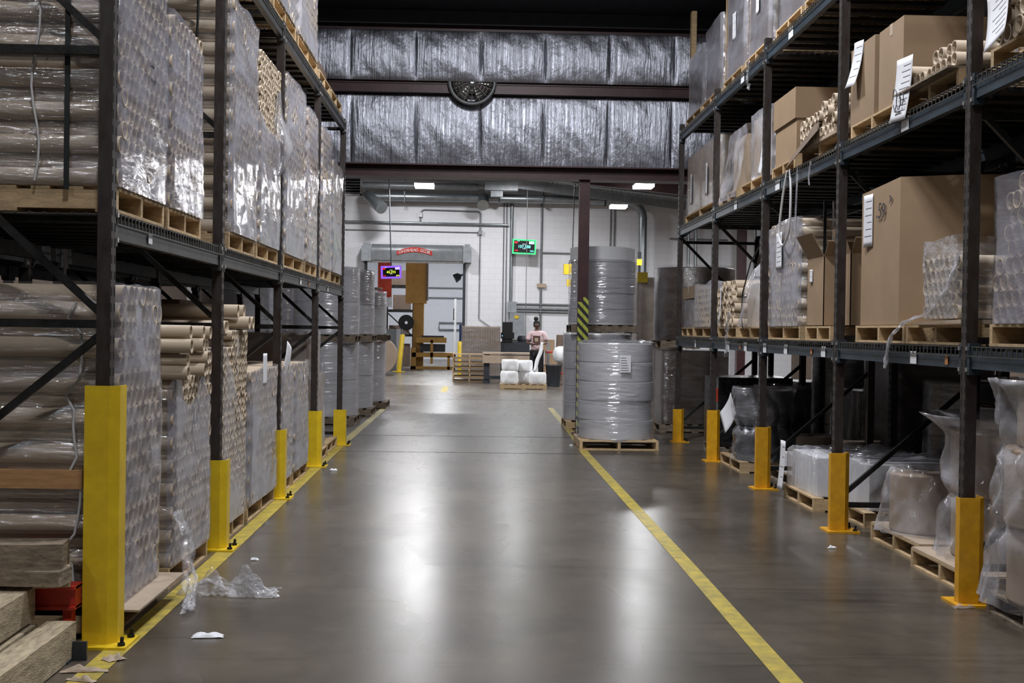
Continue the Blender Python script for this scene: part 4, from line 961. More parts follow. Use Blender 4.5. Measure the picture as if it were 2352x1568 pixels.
# shadowed goods of the back row, right
BR = 'dark stacks in the back row behind the right rack'
k = 0
for y in (6.25, 7.56, 8.75, 10.07, 11.26, 12.58, 13.77, 15.09, 16.28):
    h = random.Random(int(y*10)).uniform(.75, 1.2)
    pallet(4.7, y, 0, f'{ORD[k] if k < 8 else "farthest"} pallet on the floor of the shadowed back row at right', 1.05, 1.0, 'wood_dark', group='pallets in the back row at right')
    wn = (ORD[k] if k < 8 else 'farthest')
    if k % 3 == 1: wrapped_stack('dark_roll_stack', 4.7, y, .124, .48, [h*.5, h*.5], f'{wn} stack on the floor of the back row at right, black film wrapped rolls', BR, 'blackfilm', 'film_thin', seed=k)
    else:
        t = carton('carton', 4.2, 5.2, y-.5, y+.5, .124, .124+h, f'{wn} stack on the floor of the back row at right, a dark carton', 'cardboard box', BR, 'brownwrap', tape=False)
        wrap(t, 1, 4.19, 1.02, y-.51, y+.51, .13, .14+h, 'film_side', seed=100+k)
    for lv in (0, 1):
        hh = random.Random(int(y*10+lv)).uniform(.6, 1.0)
        if (k+lv) % 4 == 2 and lv == 0: continue
        if y > 14 and lv == 0: continue
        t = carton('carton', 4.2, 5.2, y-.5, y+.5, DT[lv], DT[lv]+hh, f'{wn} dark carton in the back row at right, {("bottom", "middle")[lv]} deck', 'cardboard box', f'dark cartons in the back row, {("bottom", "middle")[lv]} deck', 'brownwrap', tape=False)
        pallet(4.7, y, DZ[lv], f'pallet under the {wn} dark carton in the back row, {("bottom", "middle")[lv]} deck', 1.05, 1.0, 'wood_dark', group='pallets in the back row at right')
    k += 1
# shadowed goods of the back row, left
for k, y in enumerate((6.53, 7.72, 9.04, 10.23, 11.55, 12.74, 14.06)):
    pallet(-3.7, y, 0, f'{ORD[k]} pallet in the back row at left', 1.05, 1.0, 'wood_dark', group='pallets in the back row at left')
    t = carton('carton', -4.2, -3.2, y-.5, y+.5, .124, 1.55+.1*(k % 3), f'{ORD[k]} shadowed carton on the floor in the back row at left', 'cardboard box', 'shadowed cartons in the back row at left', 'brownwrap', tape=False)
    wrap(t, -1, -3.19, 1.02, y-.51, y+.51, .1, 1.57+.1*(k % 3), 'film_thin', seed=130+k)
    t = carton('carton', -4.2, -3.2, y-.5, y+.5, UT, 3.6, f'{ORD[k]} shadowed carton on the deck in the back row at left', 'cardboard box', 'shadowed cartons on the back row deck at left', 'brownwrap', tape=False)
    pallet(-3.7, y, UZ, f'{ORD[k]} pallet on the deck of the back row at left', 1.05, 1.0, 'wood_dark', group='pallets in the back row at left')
# tags on beams
def beamtag(side, y, z, wd, h, m, label):
    x = LX+.052 if side == 'left' else RX-.052
    x = (LX+.0262) if side == 'left' else (RX-.0262)
    tag(MB().box((x-.0006, y-wd/2, z-h/2), (x+.0006, y+wd/2, z+h/2)).build('beam_label', M[m]), label, 'label')
for k, (y, z, wd, h, m, lab) in enumerate([(7.72, 1.385, .11, .08, 'paper', 'white location label on the near part of the bottom beam, right rack'), (7.17, 1.385, .045, .06, 'label_orange', 'orange label on the bottom beam left of the nearest right post'),
        (9.75, 1.385, .12, .085, 'paper', 'white label on the bottom beam just past the second right post'), (10.1, 1.385, .05, .055, 'label_orange', 'orange label on the bottom beam past the second right post'), (10.95, 1.385, .12, .085, 'paper', 'white label mid bay on the bottom beam, second bay'),
        (11.75, 1.385, .13, .09, 'paper', 'white label on the bottom beam before the third right post'), (12.6, 1.385, .13, .09, 'paper', 'white double label on the bottom beam past the third post'), (12.85, 1.385, .05, .06, 'label_orange', 'small orange label on the bottom beam past the third post'), (13.5, 1.385, .2, .09, 'paper', 'wide white label on the bottom beam under the pale tubes'),
        (15.5, 1.385, .1, .09, 'paper', 'far white label on the bottom beam of the right rack'), (7.95, 2.915, .14, .09, 'paper', 'curled white label on the middle beam beside the second right post'), (11.35, 2.915, .16, .09, 'paper', 'white label on the middle beam by the cord loop'), (13.2, 2.915, .14, .09, 'paper', 'white label on the middle beam under the glossy cartons'),
        (10.95, 4.24, .16, .09, 'paper', 'white label on the top beam of the right rack, nearer one'), (12.95, 4.24, .16, .09, 'paper', 'white label on the top beam of the right rack, farther one')]):
    beamtag('right', y, z, wd, h, m, lab)
for y, z, wd, h, m, lab in [(6.55, 1.975, .075, .05, 'paper', 'torn white label on the nearest left beam'), (12.1, 1.975, .1, .07, 'paper', 'white label on the left beam beyond the third post'), (12.7, 1.975, .05, .06, 'label_orange', 'orange label on the left beam before the fourth post'), (14.3, 1.975, .1, .07, 'paper', 'white label on the far left beam')]:
    beamtag('left', y, z, wd, h, m, lab)

# ------------------------------------------------------------------ silver wrapped roll stacks by the column
pallet(1.85, 16.1, 0, 'wooden pallet under the big silver wrapped roll stack at the column', 1.03, 1.02, 'wood', PI/2)
t = wrapped_stack('wrapped_roll_stack', 1.85, 16.1, .124, .49, [.25]*5, 'big silver wrapped stack of five paper rolls in front of the column', seed=70, fm=None)
def cyl_film(parent, x, y, z0, r, h, name, mk, seed):   # crinkled film layers across the front, pulled tight at the sides
    def fn(u, v):
        e = math.exp(-((u-.47)/.2)**4); bd = .55+.45*math.sin(v*23+seed)
        d = .012 + e*(.024*noise.noise(Vector((u*5, v*h*24, seed)))*bd + .007*noise.noise(Vector((u*14, v*h*70, seed))) + .004) - .005*math.exp(-((v*5-round(v*5))*14)**2)*(1-.8*e)
        a = -PI+u*PI; return (x+(r+d)*math.cos(a), y+(r+d)*math.sin(a), z0+h*v)
    b = MB().grid(fn, 110, 190)
    def top(u, v):
        a = u*2*PI; rr = (r+.012)*(1-.55*v); k = min(1, 4*v)
        return (x+rr*math.cos(a), y+rr*math.sin(a), z0+h+.002+k*.07*abs(noise.noise(Vector((math.cos(a)*3*(1-v*.5), math.sin(a)*3, seed+v*3)))))
    b.grid(top, 70, 10)
    return b.build(name, M[mk], parent)
cyl_film(t, 1.85, 16.1, .1, .505, 1.28, 'film_layers', 'film_roll', 3)
b = MB().grid(lambda u, v: (1.85+.535*math.cos(-PI/2-.02+.27*u), 16.1+.535*math.sin(-PI/2-.02+.27*u), 1.0+.22*v), 6, 4)
for i in range(6):
    b.grid(lambda u, v, i=i: (1.85+.537*math.cos(-PI/2-.0+.22*u*(.6+.06*i)), 16.1+.537*math.sin(-PI/2-.0+.22*u*(.6+.06*i)), 1.19-.032*i-.008*v), 6, 1, 1)
b.build('paper_label', [M['paper'], M['pipe']], t)['label'] = 'grey printed label'
pallet(1.93, 19.4, 0, 'wooden pallet of the double height roll stack behind the column', 1.05, 1.02, 'wood')
wrapped_stack('wrapped_roll_stack', 1.93, 19.4, .124, .53, [.27]*5, 'lower silver wrapped stack behind the column, mostly hidden', seed=71, fm='film_roll')
pallet(1.99, 19.4, 1.5, 'grey pallet between the two silver stacks behind the column', 1.05, 1.02, 'wood_dark')
t = wrapped_stack('wrapped_roll_stack', 1.99, 19.4, 1.624, .51, [.245]*5, 'upper silver wrapped stack standing on another behind the column', seed=72, fm=None)
cyl_film(t, 1.99, 19.4, 1.66, .53, .98, 'film_layers', 'film_roll', 9)
pallet(3.12, 21.0, 0, 'pallet under the brown carton column at right of the silver stacks', 1.0, 1.0, 'wood_dark')
t = carton('stacked_cartons', 2.72, 3.5, 20.6, 21.4, .124, 2.45, 'column of light brown wrapped cartons right of the silver stacks', m='card_pale', tape=False); wrap(t, 1, 2.71, .8, 20.58, 21.42, .13, 2.47, 'film_side', seed=140)
tag(MB().box((2.70, 20.5, 2.36), (2.87, 20.59, 2.53)).build('yellow_box', M['yellow']), 'bright yellow box on the brown carton column', 'box')
pallet(3.35, 19.0, 1.28, 'pallet under the dark brown wrapped drum at right', 1.1, 1.05, 'wood_dark')
pallet(3.35, 19.0, 0, 'floor pallet below the dark brown wrapped drum at right', 1.1, 1.05, 'wood_dark')
t = carton('carton', 2.85, 3.85, 18.5, 19.5, .124, 1.24, 'dark wrapped carton below the brown drum at right', m='brownwrap', tape=False); wrap(t, 1, 2.83, 1.05, 18.48, 19.52, .13, 1.26, 'film_side', seed=141)
t = thing('wrapped_drum', (3.4, 19.0, 1.404), 'wide dark brown wrapped board drum right of the silver stacks', 'wrapped drum')
MB().lathe((3.4, 19.0, 1.404), [(.6, 0), (.62, .02), (.62, 1.1), (.6, 1.12)], 48).build('drum_body', M['brownwrap'], t)
MB().lathe((3.4, 19.0, 1.404), [(.635, .05*i) for i in range(24)], 64, fn=lambda a, z: .01*noise.noise(Vector((math.cos(a)*6, math.sin(a)*6, z*12))), cap=False).build('film_wrap', M['film_side'], t)

# ------------------------------------------------------------------ fan in the partition
t = thing('wall_fan', (-.12, 17.93, 5.16), 'round dark wall fan hanging over the middle maroon girt', 'fan')
R3 = .36
b = MB()
def ringY(b, c, r0, r1, y0, y1, n=40, m=0):
    P = []
    for y, r in ((y0, r0), (y0, r1), (y1, r1*.93), (y1, r0*.93)): P.append([(c[0]+r*math.cos(2*PI*k/n), y, c[2]+r*math.sin(2*PI*k/n)) for k in range(n)])
    vs = sum(P, []); fs = []
    for a, q in ((0,1),(1,2),(2,3),(3,0)): fs += [(a*n+k, a*n+(k+1) % n, q*n+(k+1) % n, q*n+k) for k in range(n)]
    b.add(vs, fs, m, True)
c = (-.12, 17.93, 5.16)
ringY(b, c, R3-.05, R3, 17.9, 17.97); b.build('shroud', M['pipe'], t)
b = MB()
for rr in (.08, .13, .18, .23, .28, .32): ringY(b, c, rr-.003, rr, 17.905, 17.91, 30)
for k in range(16): a = 2*PI*k/16; b.bar((c[0]+.06*math.cos(a), 17.907, c[2]+.06*math.sin(a)), (c[0]+.33*math.cos(a), 17.907, c[2]+.33*math.sin(a)), .004)
b.build('guard_grille', M['wire'], t)
b = MB()
for k in range(6):
    a = 2*PI*k/6; b.grid(lambda u, v, a=a: (c[0]+(.05+.24*v)*math.cos(a+(u-.5)*.55), 17.945+(u-.5)*.03, c[2]+(.05+.24*v)*math.sin(a+(u-.5)*.55)), 4, 4)
ob = b.build('blades', M['bolt'], t); ob.modifiers.new('s', 'SOLIDIFY').thickness = .004
b = MB(); b.tube([(c[0], 17.91, c[2]), (c[0], 17.92, c[2]), (c[0], 17.97, c[2])], [.03, .07, .07], 20); b.build('motor', M['galv'], t)

# ------------------------------------------------------------------ lamps
for k, (x, y, z, wt) in enumerate(FRONT_LAMPS+BACK_LAMPS+SIDE_LAMPS):
    vis = 3 <= k < 6
    lab = (['square bright ceiling lamp left of the column in the back hall', 'square bright ceiling lamp by the right rack end', 'bright ceiling lamp lower down behind the column'][k-3] if vis else (f'{("rearmost", "middle", "foremost")[k]} high bay lamp over the aisle, above the picture' if k < 3 else f'{ORD[min(k-6, 7)]} unseen fill lamp added to the back hall' if k < 14 else ('unseen lamp added high at left for glare on the near film' if k == 14 else 'high bay lamp of the neighbouring right aisle, above the picture')))
    t = thing('ceiling_lamp', (x, y, z), lab, 'lamp', None if vis else ('aisle lamps' if k < 3 else 'unseen lamps'))
    s = .24 if vis else .3
    sy = .3 if vis else .16
    MB().box((x-s, y-sy, z+.07), (x+s, y+sy, z+.1)).box((x-.06, y-.05, z+.1), (x+.06, y+.05, z+.15)).build('housing', M['white'], t)
    MB().box((x-s+.01, y-sy+.01, z), (x+s-.01, y+sy-.01, z+.07)).build('diffuser', M['lampglow'], t)
    ld = bpy.data.lights.new('lamp_light', 'AREA'); ld.shape = 'RECTANGLE'; ld.size = 2*s; ld.size_y = .3; ld.energy = wt; ld.color = LIGHTCOL
    lo = bpy.data.objects.new('lamp_light', ld); col.objects.link(lo); lo.parent = t; lo.location = (0, 0, -.01)
    if not vis:
        zc = 6.13 + (18.1-y)*.15 if y < 18 else (zr(x) if y < 42 else 6.6)
        MB().tube([(x, y, z+.12), (x, y, zc-.005)], .01, 6).build('hanger_rod', M['wire'], t)
    if vis:
        for dx in (-.18, .18): MB().tube([(x+dx, y, z+.06), (x+dx, y, zr(x)-.02 if y > 18 else 6.5)], .006, 5).build('hanger_wire', M['wire'], t)

# ------------------------------------------------------------------ services on the back wall
W = 41.9
def ptube(name, pts, r, label, cat='pipe', m='pipe', n=12):
    return tag(MB().tube(pts, r, n).build(name, M[m]), label, cat)
def arc(c, r, a0, a1, n=8, plane='xz', y=0):
    return [(c[0]+r*math.cos(a0+(a1-a0)*i/n), y, c[1]+r*math.sin(a0+(a1-a0)*i/n)) for i in range(n+1)]
t = thing('air_duct', (1, 41.3, 5.9), 'long round galvanised duct along the top of the back wall turning down at right', 'duct')
MB().tube([(-3.75, 41.4, 5.98), (4.95, 41.4, 5.98)]+arc((5.0, 5.38), .6, PI/2, 0, 10, y=41.4)+[(5.6, 41.4, 2.2)], .145, 20).build('main_duct', M['galv'], t)
MB().tube([(-3.75, 41.4, 6.0), (-3.5, 40.9, 5.75), (-3.2, 40.5, 5.5)], [.19, .19, .21], 18).build('outlet', M['galv'], t)
MB().tube([(.15, 41.4, 5.98), (.15, 41.0, 5.7)], .2, 18).build('outlet', M['galv'], t)
for x in (-2.5, .7, 2.2, 4.3): MB().box((x-.02, 41.2, 5.78), (x+.02, 41.6, 6.16)).box((x-.01, 41.4, 6.1), (x+.01, 41.42, zr(x)-.02)).build('hanger', M['darkgrey'], t)
ptube('duct', [(-3.9, 41.0, 6.3), (.0, 41.0, 6.3)], .12, 'dark upper duct above the galvanised duct', 'duct')
tag(MB().box((.2, 40.4, 6.15), (1.3, 40.9, 6.42)).box((.4, 40.5, 5.95), (.8, 40.8, 6.15)).build('unit_heater', M['grey']), 'grey machinery box above the duct, centre of back wall', 'machine')
ptube('conduit', [(-5, W-.08, 5.15), (1.05, W-.08, 5.12)], .045, 'long horizontal steel pipe above the roll-up door', m='galv')
ptube('conduit', [(-1.98, W-.05, 5.2), (-1.98, W-.05, 5.45)]+arc((-1.83, 5.45), .15, PI, PI/2, 4, y=W-.05)+arc((-.05, 5.45), .12, PI/2, 0, 4, y=W-.05)+[(.07, W-.05, 4.9)], .022, 'thin conduit bridge above the long steel pipe')
ptube('conduit', [(-5, W-.04, 4.88), (.07, W-.04, 4.85)], .014, 'thin horizontal conduit below the long steel pipe')
ptube('conduit', [(.07, W-.04, 4.9), (.07, W-.04, 1.9), (.5, W-.04, 1.6)], .014, 'thin vertical conduit right of the roll-up door')
tag(MB().box((0, W-.12, 4.78), (.14, W, 4.92)).build('junction_box', M['grey']), 'small square junction box right of the roll-up door', 'junction box')
tag(MB().box((-2.04, W-.12, 5.35), (-1.92, W, 5.5)).build('junction_box', M['white']), 'small white junction box over the long pipe', 'junction box')
for x, r, z0, lab in ((1.15, .06, 1.9, 'thick vertical steel pipe left of the green screen'), (.98, .02, 1.5, 'thin vertical conduit beside the thick pipe'), (.88, .02, 1.5, 'second thin vertical conduit beside the thick pipe'), (2.18, .04, 0.9, 'vertical grey conduit right of the green screen'),
                 (4.55, .025, 3.0, 'thin vertical conduit behind the silver stack, left one'), (4.68, .03, 3.0, 'thin vertical conduit behind the silver stack, right one'), (1.62, .012, 1.2, 'thin dark chain hanging before the green screen')):
    ptube('vertical_pipe', [(x, W-r if r > .015 else 40.5, 5.9 if r > .015 else zr(x)-.3), (x, W-r if r > .015 else 40.5, z0)], r, lab, m='galv' if r > .05 else 'pipe')
ptube('conduit', [(2.18, W-.06, 4.2), (4.2, W-.06, 4.18)], .02, 'short horizontal conduit beside the green screen')
for z, lab in ((2.43, 'upper'), (2.27, 'middle'), (2.18, 'lower')): ptube('conduit', [(1.2, W-.06, z), (3.5, W-.06, z-.02), (3.6, W-.05, z-.02), (3.62, W-.01, z-.02)], .035, f'{lab} of three horizontal pipes behind the person')
tag(MB().box((1.05, W-.25, 2.13), (1.35, W, 2.5)).build('switch_box', M['grey']), 'grey pipe manifold box at the foot of the thick pipe', 'box')
tag(MB().box((2.05, W-.1, 3.0), (2.35, W, 3.14)).build('junction_box', M['card_pale']), 'tan junction box on the vertical grey conduit', 'junction box')
for k, x in enumerate((7.0, 7.25, 7.5, 8.1)): ptube('vertical_pipe', [(x, W-.1, 6.0), (x, W-.1, 1)], .04, f'{("first","second","third","fourth")[k]} vertical pipe seen through the right rack', m='galv')
ptube('conduit', [(6.6, W-.08, 4.75), (8.6, W-.08, 4.73)], .03, 'horizontal pipe seen through the right rack')
tag(MB().box((8.72, 40.6, 0), (9.0, 40.9, 5.6)).build('steel_column', M['maroon']), 'maroon column seen through the right rack', 'column')
t = thing('wall_louver', (-4.55, W-.1, 6.2), 'dark louvre vent high at the left of the back wall', 'vent')
MB().box((-5.3, W-.1, 6.05), (-4.0, W, 6.1)).box((-5.3, W-.1, 6.75), (-4.0, W, 6.8)).box((-4.05, W-.1, 6.05), (-4.0, W, 6.8)).box((-4.62, W-.1, 6.05), (-4.57, W, 6.8)).build('frame', M['white'], t)
b = MB(); b.box((-5.3, W-.03, 6.1), (-4.0, W-.01, 6.75))
b.build('backing', M['slot'], t); b = MB()
for i in range(7): b.bar((-4.66, W-.06, 6.14+i*.095), (-5.3, W-.06, 6.14+i*.095), .03, .03); b.bar((-4.05, W-.06, 6.14+i*.095), (-4.56, W-.06, 6.14+i*.095), .03, .03)
b.build('slats', M['grey'], t)
# roll-up door
t = thing('rollup_door', (-2.1, 41.6, 3.8), 'grey roll-up door housing with red name plate above the back doorway', 'door')
b = MB(); n = 16; pr = [(0, 0), (0, .5), (-.1, .56)]+[(-.1-.26*math.sin(a*PI/2/8), .3+.26*math.cos(a*PI/2/8)) for a in range(9)]+[(-.36, .0)]
for y, z in pr: pass
P0 = [(-3.62, 41.88+y, 3.84+z) for y, z in pr]; P1 = [(-.5, 41.88+y, 3.84+z) for y, z in pr]; k = len(pr)
b.add(P0+P1, [(i, (i+1) % k, k+(i+1) % k, k+i) for i in range(k)]+[tuple(range(k-1, -1, -1)), tuple(range(k, 2*k))]); b.build('hood', M['pipe'], t)
for x0, x1 in ((-3.95, -3.62), (-.5, -.22)):
    MB().box((x0, 41.48, 3.8), (x1, 41.89, 4.3)).box((x0+.05, 41.52, 4.3), (x1-.05, 41.85, 4.42)).build('end_box', M['grey'], t)
for x in (-3.86, -.5): MB().box((x, 41.78, 0), (x+.09, 41.9, 3.85)).build('guide_rail', M['darkgrey'], t)
MB().box((-3.75, 41.62, 3.76), (-.45, 41.72, 3.84)).build('bottom_bar', M['white'], t)
b = MB(); b.grid(lambda u, v: (-2.75+1.2*u, 41.502, 4.03+.11*math.sin(PI*u)+(-.02+.17*v)*(.8+.2*math.sin(PI*u))), 24, 2); pl = b.build('name_plate', M['red'], t)
txt = 'OVERHEAD DOOR'
for i, ch in enumerate(txt):
    u = (i+1)/(len(txt)+1)
    if ch != ' ':
        o = text(t, ch, (-2.72+1.14*u, 41.49, 4.09+.1*math.sin(PI*u)), .135, M['white'], (PI/2, 0, 0), 'letter', .004); o.rotation_euler = (PI/2, -.28*math.cos(PI*u), 0)
# screens
def screen(name, x, y, z, wd, hgt, tilt, colr, big, pct, bigc, label):
    t = thing(name, (x, y, z), label, 'screen')
    R = Matrix.Rotation(tilt, 4, 'Y')
    t.rotation_euler = (0, tilt, 0)
    cm = emat(name+'_border', colr, 1.1); bk = M['black']
    def q(a, b_, m, n='panel'):
        o = MB().box(a, b_).build(n, m, t); return o
    q((x-wd/2, y, z-hgt/2), (x+wd/2, y+.06, z+hgt/2), bk, 'housing')
    e = .045
    for a, b_ in (((x-wd/2, y-.004, z+hgt/2-e), (x+wd/2, y, z+hgt/2)), ((x-wd/2, y-.004, z-hgt/2), (x+wd/2, y, z-hgt/2+e)), ((x-wd/2, y-.004, z-hgt/2+e), (x-wd/2+e, y, z+hgt/2-e)), ((x+wd/2-e, y-.004, z-hgt/2+e), (x+wd/2, y, z+hgt/2-e))): q(a, b_, cm, 'glowing_border')
    wm = emat(name+'_white', (.75, .9, .95), 1.3); rm = emat(name+'_red', (.9, .02, .02), 1.2); bm = emat(name+'_figures', bigc, 1.6)
    text(t, big, (x, y-.006, z+.0), hgt*.27, bm, name='figures'); text(t, 'COUNT', (x, y-.006, z+hgt*.17), hgt*.07, wm, name='caption'); text(t, 'TOTAL', (x, y-.006, z-hgt*.14), hgt*.07, wm, name='caption')
    text(t, pct, (x+wd*.33, y-.006, z-hgt*.29), hgt*.17, bm, name='figures'); text(t, '45%', (x-wd*.33, y-.006, z-hgt*.28), hgt*.15, rm, name='figures')
    q((x+wd*.2, y-.005, z+hgt*.2), (x+wd*.42, y, z+hgt*.38), emat(name+'_clock', tuple(.5*c+.4 for c in bigc) if colr[2] < .5 else (.7, .6, 1), 1.1), 'clock_field')
    text(t, '10:21', (x+wd*.31, y-.008, z+hgt*.29), hgt*.1, M['ink'], name='caption')
    q((x-wd*.42, y-.005, z+hgt*.22), (x-wd*.29, y, z+hgt*.33), rm, 'red_field'); text(t, 'LINE', (x-wd*.25, y-.006, z+hgt*.37), hgt*.07, wm, name='caption')
    MB().box((x-.1, y+.06, z-.08), (x+.1, y+.3, z+.08)).build('wall_mount', M['darkgrey'], t)
    return t
screen('green_screen', 1.57, 41.4, 4.36, .8, .5, .03, (.04, .75, .2), '107,588', '75%', (.2, .9, .85), 'green bordered production screen on the back wall')
s2 = screen('purple_screen', -2.12, 30.0, 2.90, .5, .31, -.04, (.25, .1, .9), '40,293', '89%', (.75, .9, .05), 'purple bordered screen hanging before the doorway')
MB().tube([(-2.12, 30.1, 3.0), (-2.12, 30.1, 6.92)], .015, 8).build('drop_rod', M['darkgrey'], s2)
# ------------------------------------------------------------------ machines and goods of the back hall
t = thing('grey_cabinet', (1.35, 41.2, 0), 'grey electrical cabinet on the back wall behind the dark machine', 'cabinet')
MB().box((1.12, 41.45, 1.2), (1.62, 41.88, 2.12)).build('cabinet_body', M['grey'], t); MB().box((1.28, 41.43, 1.92), (1.42, 41.45, 2.02)).build('warning_label', M['yellow'], t)
t = thing('dark_machine', (1.2, 39.3, 0), 'dark grey press with black head left of the person', 'machine')
MB().box((.75, 39.0, 0), (1.7, 39.9, 1.15)).build('base', M['darkgrey'], t); MB().box((.82, 38.95, 1.15), (1.15, 39.6, 1.78)).box((.78, 38.9, 1.25), (1.2, 39.5, 1.45)).build('head', M['black'], t)
MB().lathe((1.55, 39.4, 1.15), [(.22, 0), (.25, .1), (.2, .2)], 20).build('tank', M['darkgrey'], t); MB().box((.81, 38.89, 1.33), (.83, 38.9, 1.35)).build('indicator_light', emat('blue_led', (.1, .4, 1), 6), t)
t = carton('corrugated_stack', -.45, .75, 38.4, 39.4, .0, 1.62, 'pallet load of upright corrugated sheets under clear film near the doorway', m='card_pale', tape=False); wrap(t, 1, -.47, 1.24, 38.37, 39.43, 0, 1.66, 'film_thin', seed=150)
b = MB()
for i in range(22): b.box((-.44+i*.055, 38.385, .05), (-.425+i*.055, 38.4, 1.58))
b.build('sheet_edges', M['card_dull'], t)
PG = 'empty pallets stacked in the back hall'
for k in range(6): pallet(-.2, 36.3, .005+k*.135, f'empty pallet in the stack beside the beige table, {("lowest", "second from the floor", "third from the floor", "fourth from the floor", "fifth from the floor", "topmost")[k]}', 1.0, 1.0, 'wood', PI/2 + .02*(k % 2), group=PG)
t = thing('packing_table', (.9, 35.0, 0), 'long beige packing table with dark legs between pallet stack and person', 'table')
MB().box((.18, 34.6, .83), (1.75, 35.4, .88)).box((.18, 34.6, .58), (1.75, 34.66, .80)).box((.18, 34.62, .58), (.24, 35.4, .83)).box((1.69, 34.62, .58), (1.75, 35.4, .83)).build('tabletop', M['card_pale'], t)
for x, y in ((.3, 34.75), (.3, 35.3), (1.6, 34.75), (1.6, 35.3)): MB().box((x-.08, y-.04, .06), (x+.08, y+.04, .83)).box((x-.1, y-.06, 0), (x+.1, y+.06, .07)).build('leg', M['darkgrey'], t)
MB().box((.22, 34.68, .12), (1.7, 34.76, .22)).build('foot_rail', M['darkgrey'], t)
pallet(1.23, 31.9, 0, 'low wooden pallet carrying the white soft rolls by the person', 1.2, .85, 'wood')
RG = 'white soft rolls on the low pallet'
def soft(x, y, z, r, h, lab, seed, ax=False):
    n = 14; prof = [(r*.25, 0)]+[(r*(1-.10*abs(2*i/n-1)**4)+.006*noise.noise(Vector((i, seed, 0))), h*i/n) for i in range(n+1)]+[(r*.25, h*.97)]
    b = MB().lathe((x, y, z), prof, 36, fn=lambda a, q: .018*noise.noise(Vector((math.cos(a)*2.5, math.sin(a)*2.5+seed, q*4))))
    return tag(b.build('white_roll', M['whiteroll']), lab, 'roll', RG)
soft(.87, 31.7, .124, .235, .34, 'white soft roll at lower left of the low pallet', 1); soft(.88, 31.7, .462, .225, .3, 'white soft roll at upper left of the low pallet', 2)
soft(1.32, 31.95, .124, .2, .34, 'white soft roll in the lower middle of the low pallet', 3); soft(1.28, 31.9, .462, .2, .28, 'white soft roll at upper middle of the low pallet', 4)
soft(1.6, 31.7, .124, .235, .31, 'white soft roll at lower right of the low pallet beside the person', 5)
# cart and boxes to the right of the person
t = thing('work_cart', (2.35, 34.5, 0), 'cluttered red and grey cart behind the silver stack, right of the person', 'cart')
MB().box((2.0, 34.2, .3), (2.9, 34.9, .34)).box((2.0, 34.2, .9), (2.9, 34.9, .94)).build('shelf', M['red'], t)
for x in (2.03, 2.85):
    for y in (34.25, 34.85): MB().box((x-.025, y-.025, .1), (x+.025, y+.025, 1.2)).lathe((x, y, 0), [(.04, 0), (.05, .05), (.04, .1)], 12).build('leg', M['grey'], t)
t = thing('waste_bin', (2.05, 33.2, 0), 'grey plastic bin right of the person', 'bin'); MB().lathe((2.12, 33.3, .0), [(.17, 0), (.22, .55), (.235, .56), (.235, .6), (.2, .6)], 24).build('bin_body', M['darkgrey'], t)
b = MB().lathe((2.35, 33.4, .62), [(.05, 0), (.22, .1), (.25, .28), (.2, .42), (.08, .48)], 30, fn=lambda a, z: .05*noise.noise(Vector((math.cos(a)*2, math.sin(a)*2, z*5)))); tag(b.build('white_sack', M['whiteroll']), 'white plastic sack hanging on the cart beside the person', 'sack')
for k, (x, y, z, s) in enumerate(((2.2, 37.2, 0, .5), (2.75, 37.3, 0, .55), (2.3, 37.25, .5, .4), (2.8, 37.3, .55, .45), (2.2, 37.2, .9, .35), (2.65, 37.25, 1.0, .4))):
    carton('carton', x-s/2, x+s/2, y-s/2, y+s/2, z, z+s, f'brown carton piled behind the cart, {("lower left", "lower right", "middle left", "middle right", "upper left", "upper right")[k]} of the pile', m='card_dull' if k % 2 else 'card', group='cartons piled behind the cart')
# yellow hoist parts peeking round the silver stacks
t = thing('yellow_hoist', (2.7, 36, 3.4), 'yellow hoist part at the left edge of the upper silver stack', 'hoist')
MB().box((2.55, 36, 3.2), (2.78, 36.3, 3.5)).box((2.65, 36.0, 2.85), (2.78, 36.2, 3.05)).build('hoist_body', M['yellow'], t); MB().tube([(2.7, 36.1, 3.5), (2.72, 36.1, 3.6), (2.8, 36.1, 3.68), (2.85, 36.1, zr(2.85)-.06)], .015, 8).build('hose', M['black'], t)
t = thing('yellow_signal', (4.8, 36, 3.4), 'yellow and black signal device right of the upper silver stack', 'signal')
MB().box((4.72, 36, 3.5), (4.86, 36.1, 3.68)).build('signal_body', M['yellow'], t); MB().box((4.74, 36, 3.72), (4.84, 36.1, 3.9)).build('lens', M['black'], t); MB().tube([(4.79, 36.05, 0), (4.79, 36.05, 3.5)], .03, 8).build('pole', M['black'], t)
# bollards, doorway machine, next room
def bollard(x, y, h, lean, label, r=.085):
    t = thing('bollard', (x, y, 0), label, 'bollard')
    MB().tube([(x, y, 0), (x+lean, y, h), (x+lean, y, h+.02)], [r, r, r*.6], 16).build('post', M['yellow'], t); MB().box((x-.2, y-.15, 0), (x+.22, y+.15, .02)).build('foot_plate', M['yellow'], t)
bollard(-2.72, 42.9, 1.3, .12, 'leaning yellow bollard at the left of the back doorway'); bollard(-.55, 41.0, 1.1, 0, 'yellow bollard at the right jamb of the back doorway')
t = thing('yellow_stacker', (-2.1, 47, 0), 'ochre yellow lifting machine with a tall mast in the back doorway', 'machine')
MB().box((-2.45, 47.0, 0), (-2.05, 47.4, 2.7)).box((-2.75, 46.9, 2.5), (-1.95, 47.5, 4.6)).build('mast', M['ochre'], t)
MB().box((-1.96, 46.85, 2.62), (-1.9, 47.5, 4.6)).build('mast_channel', M['wood_dark'], t)
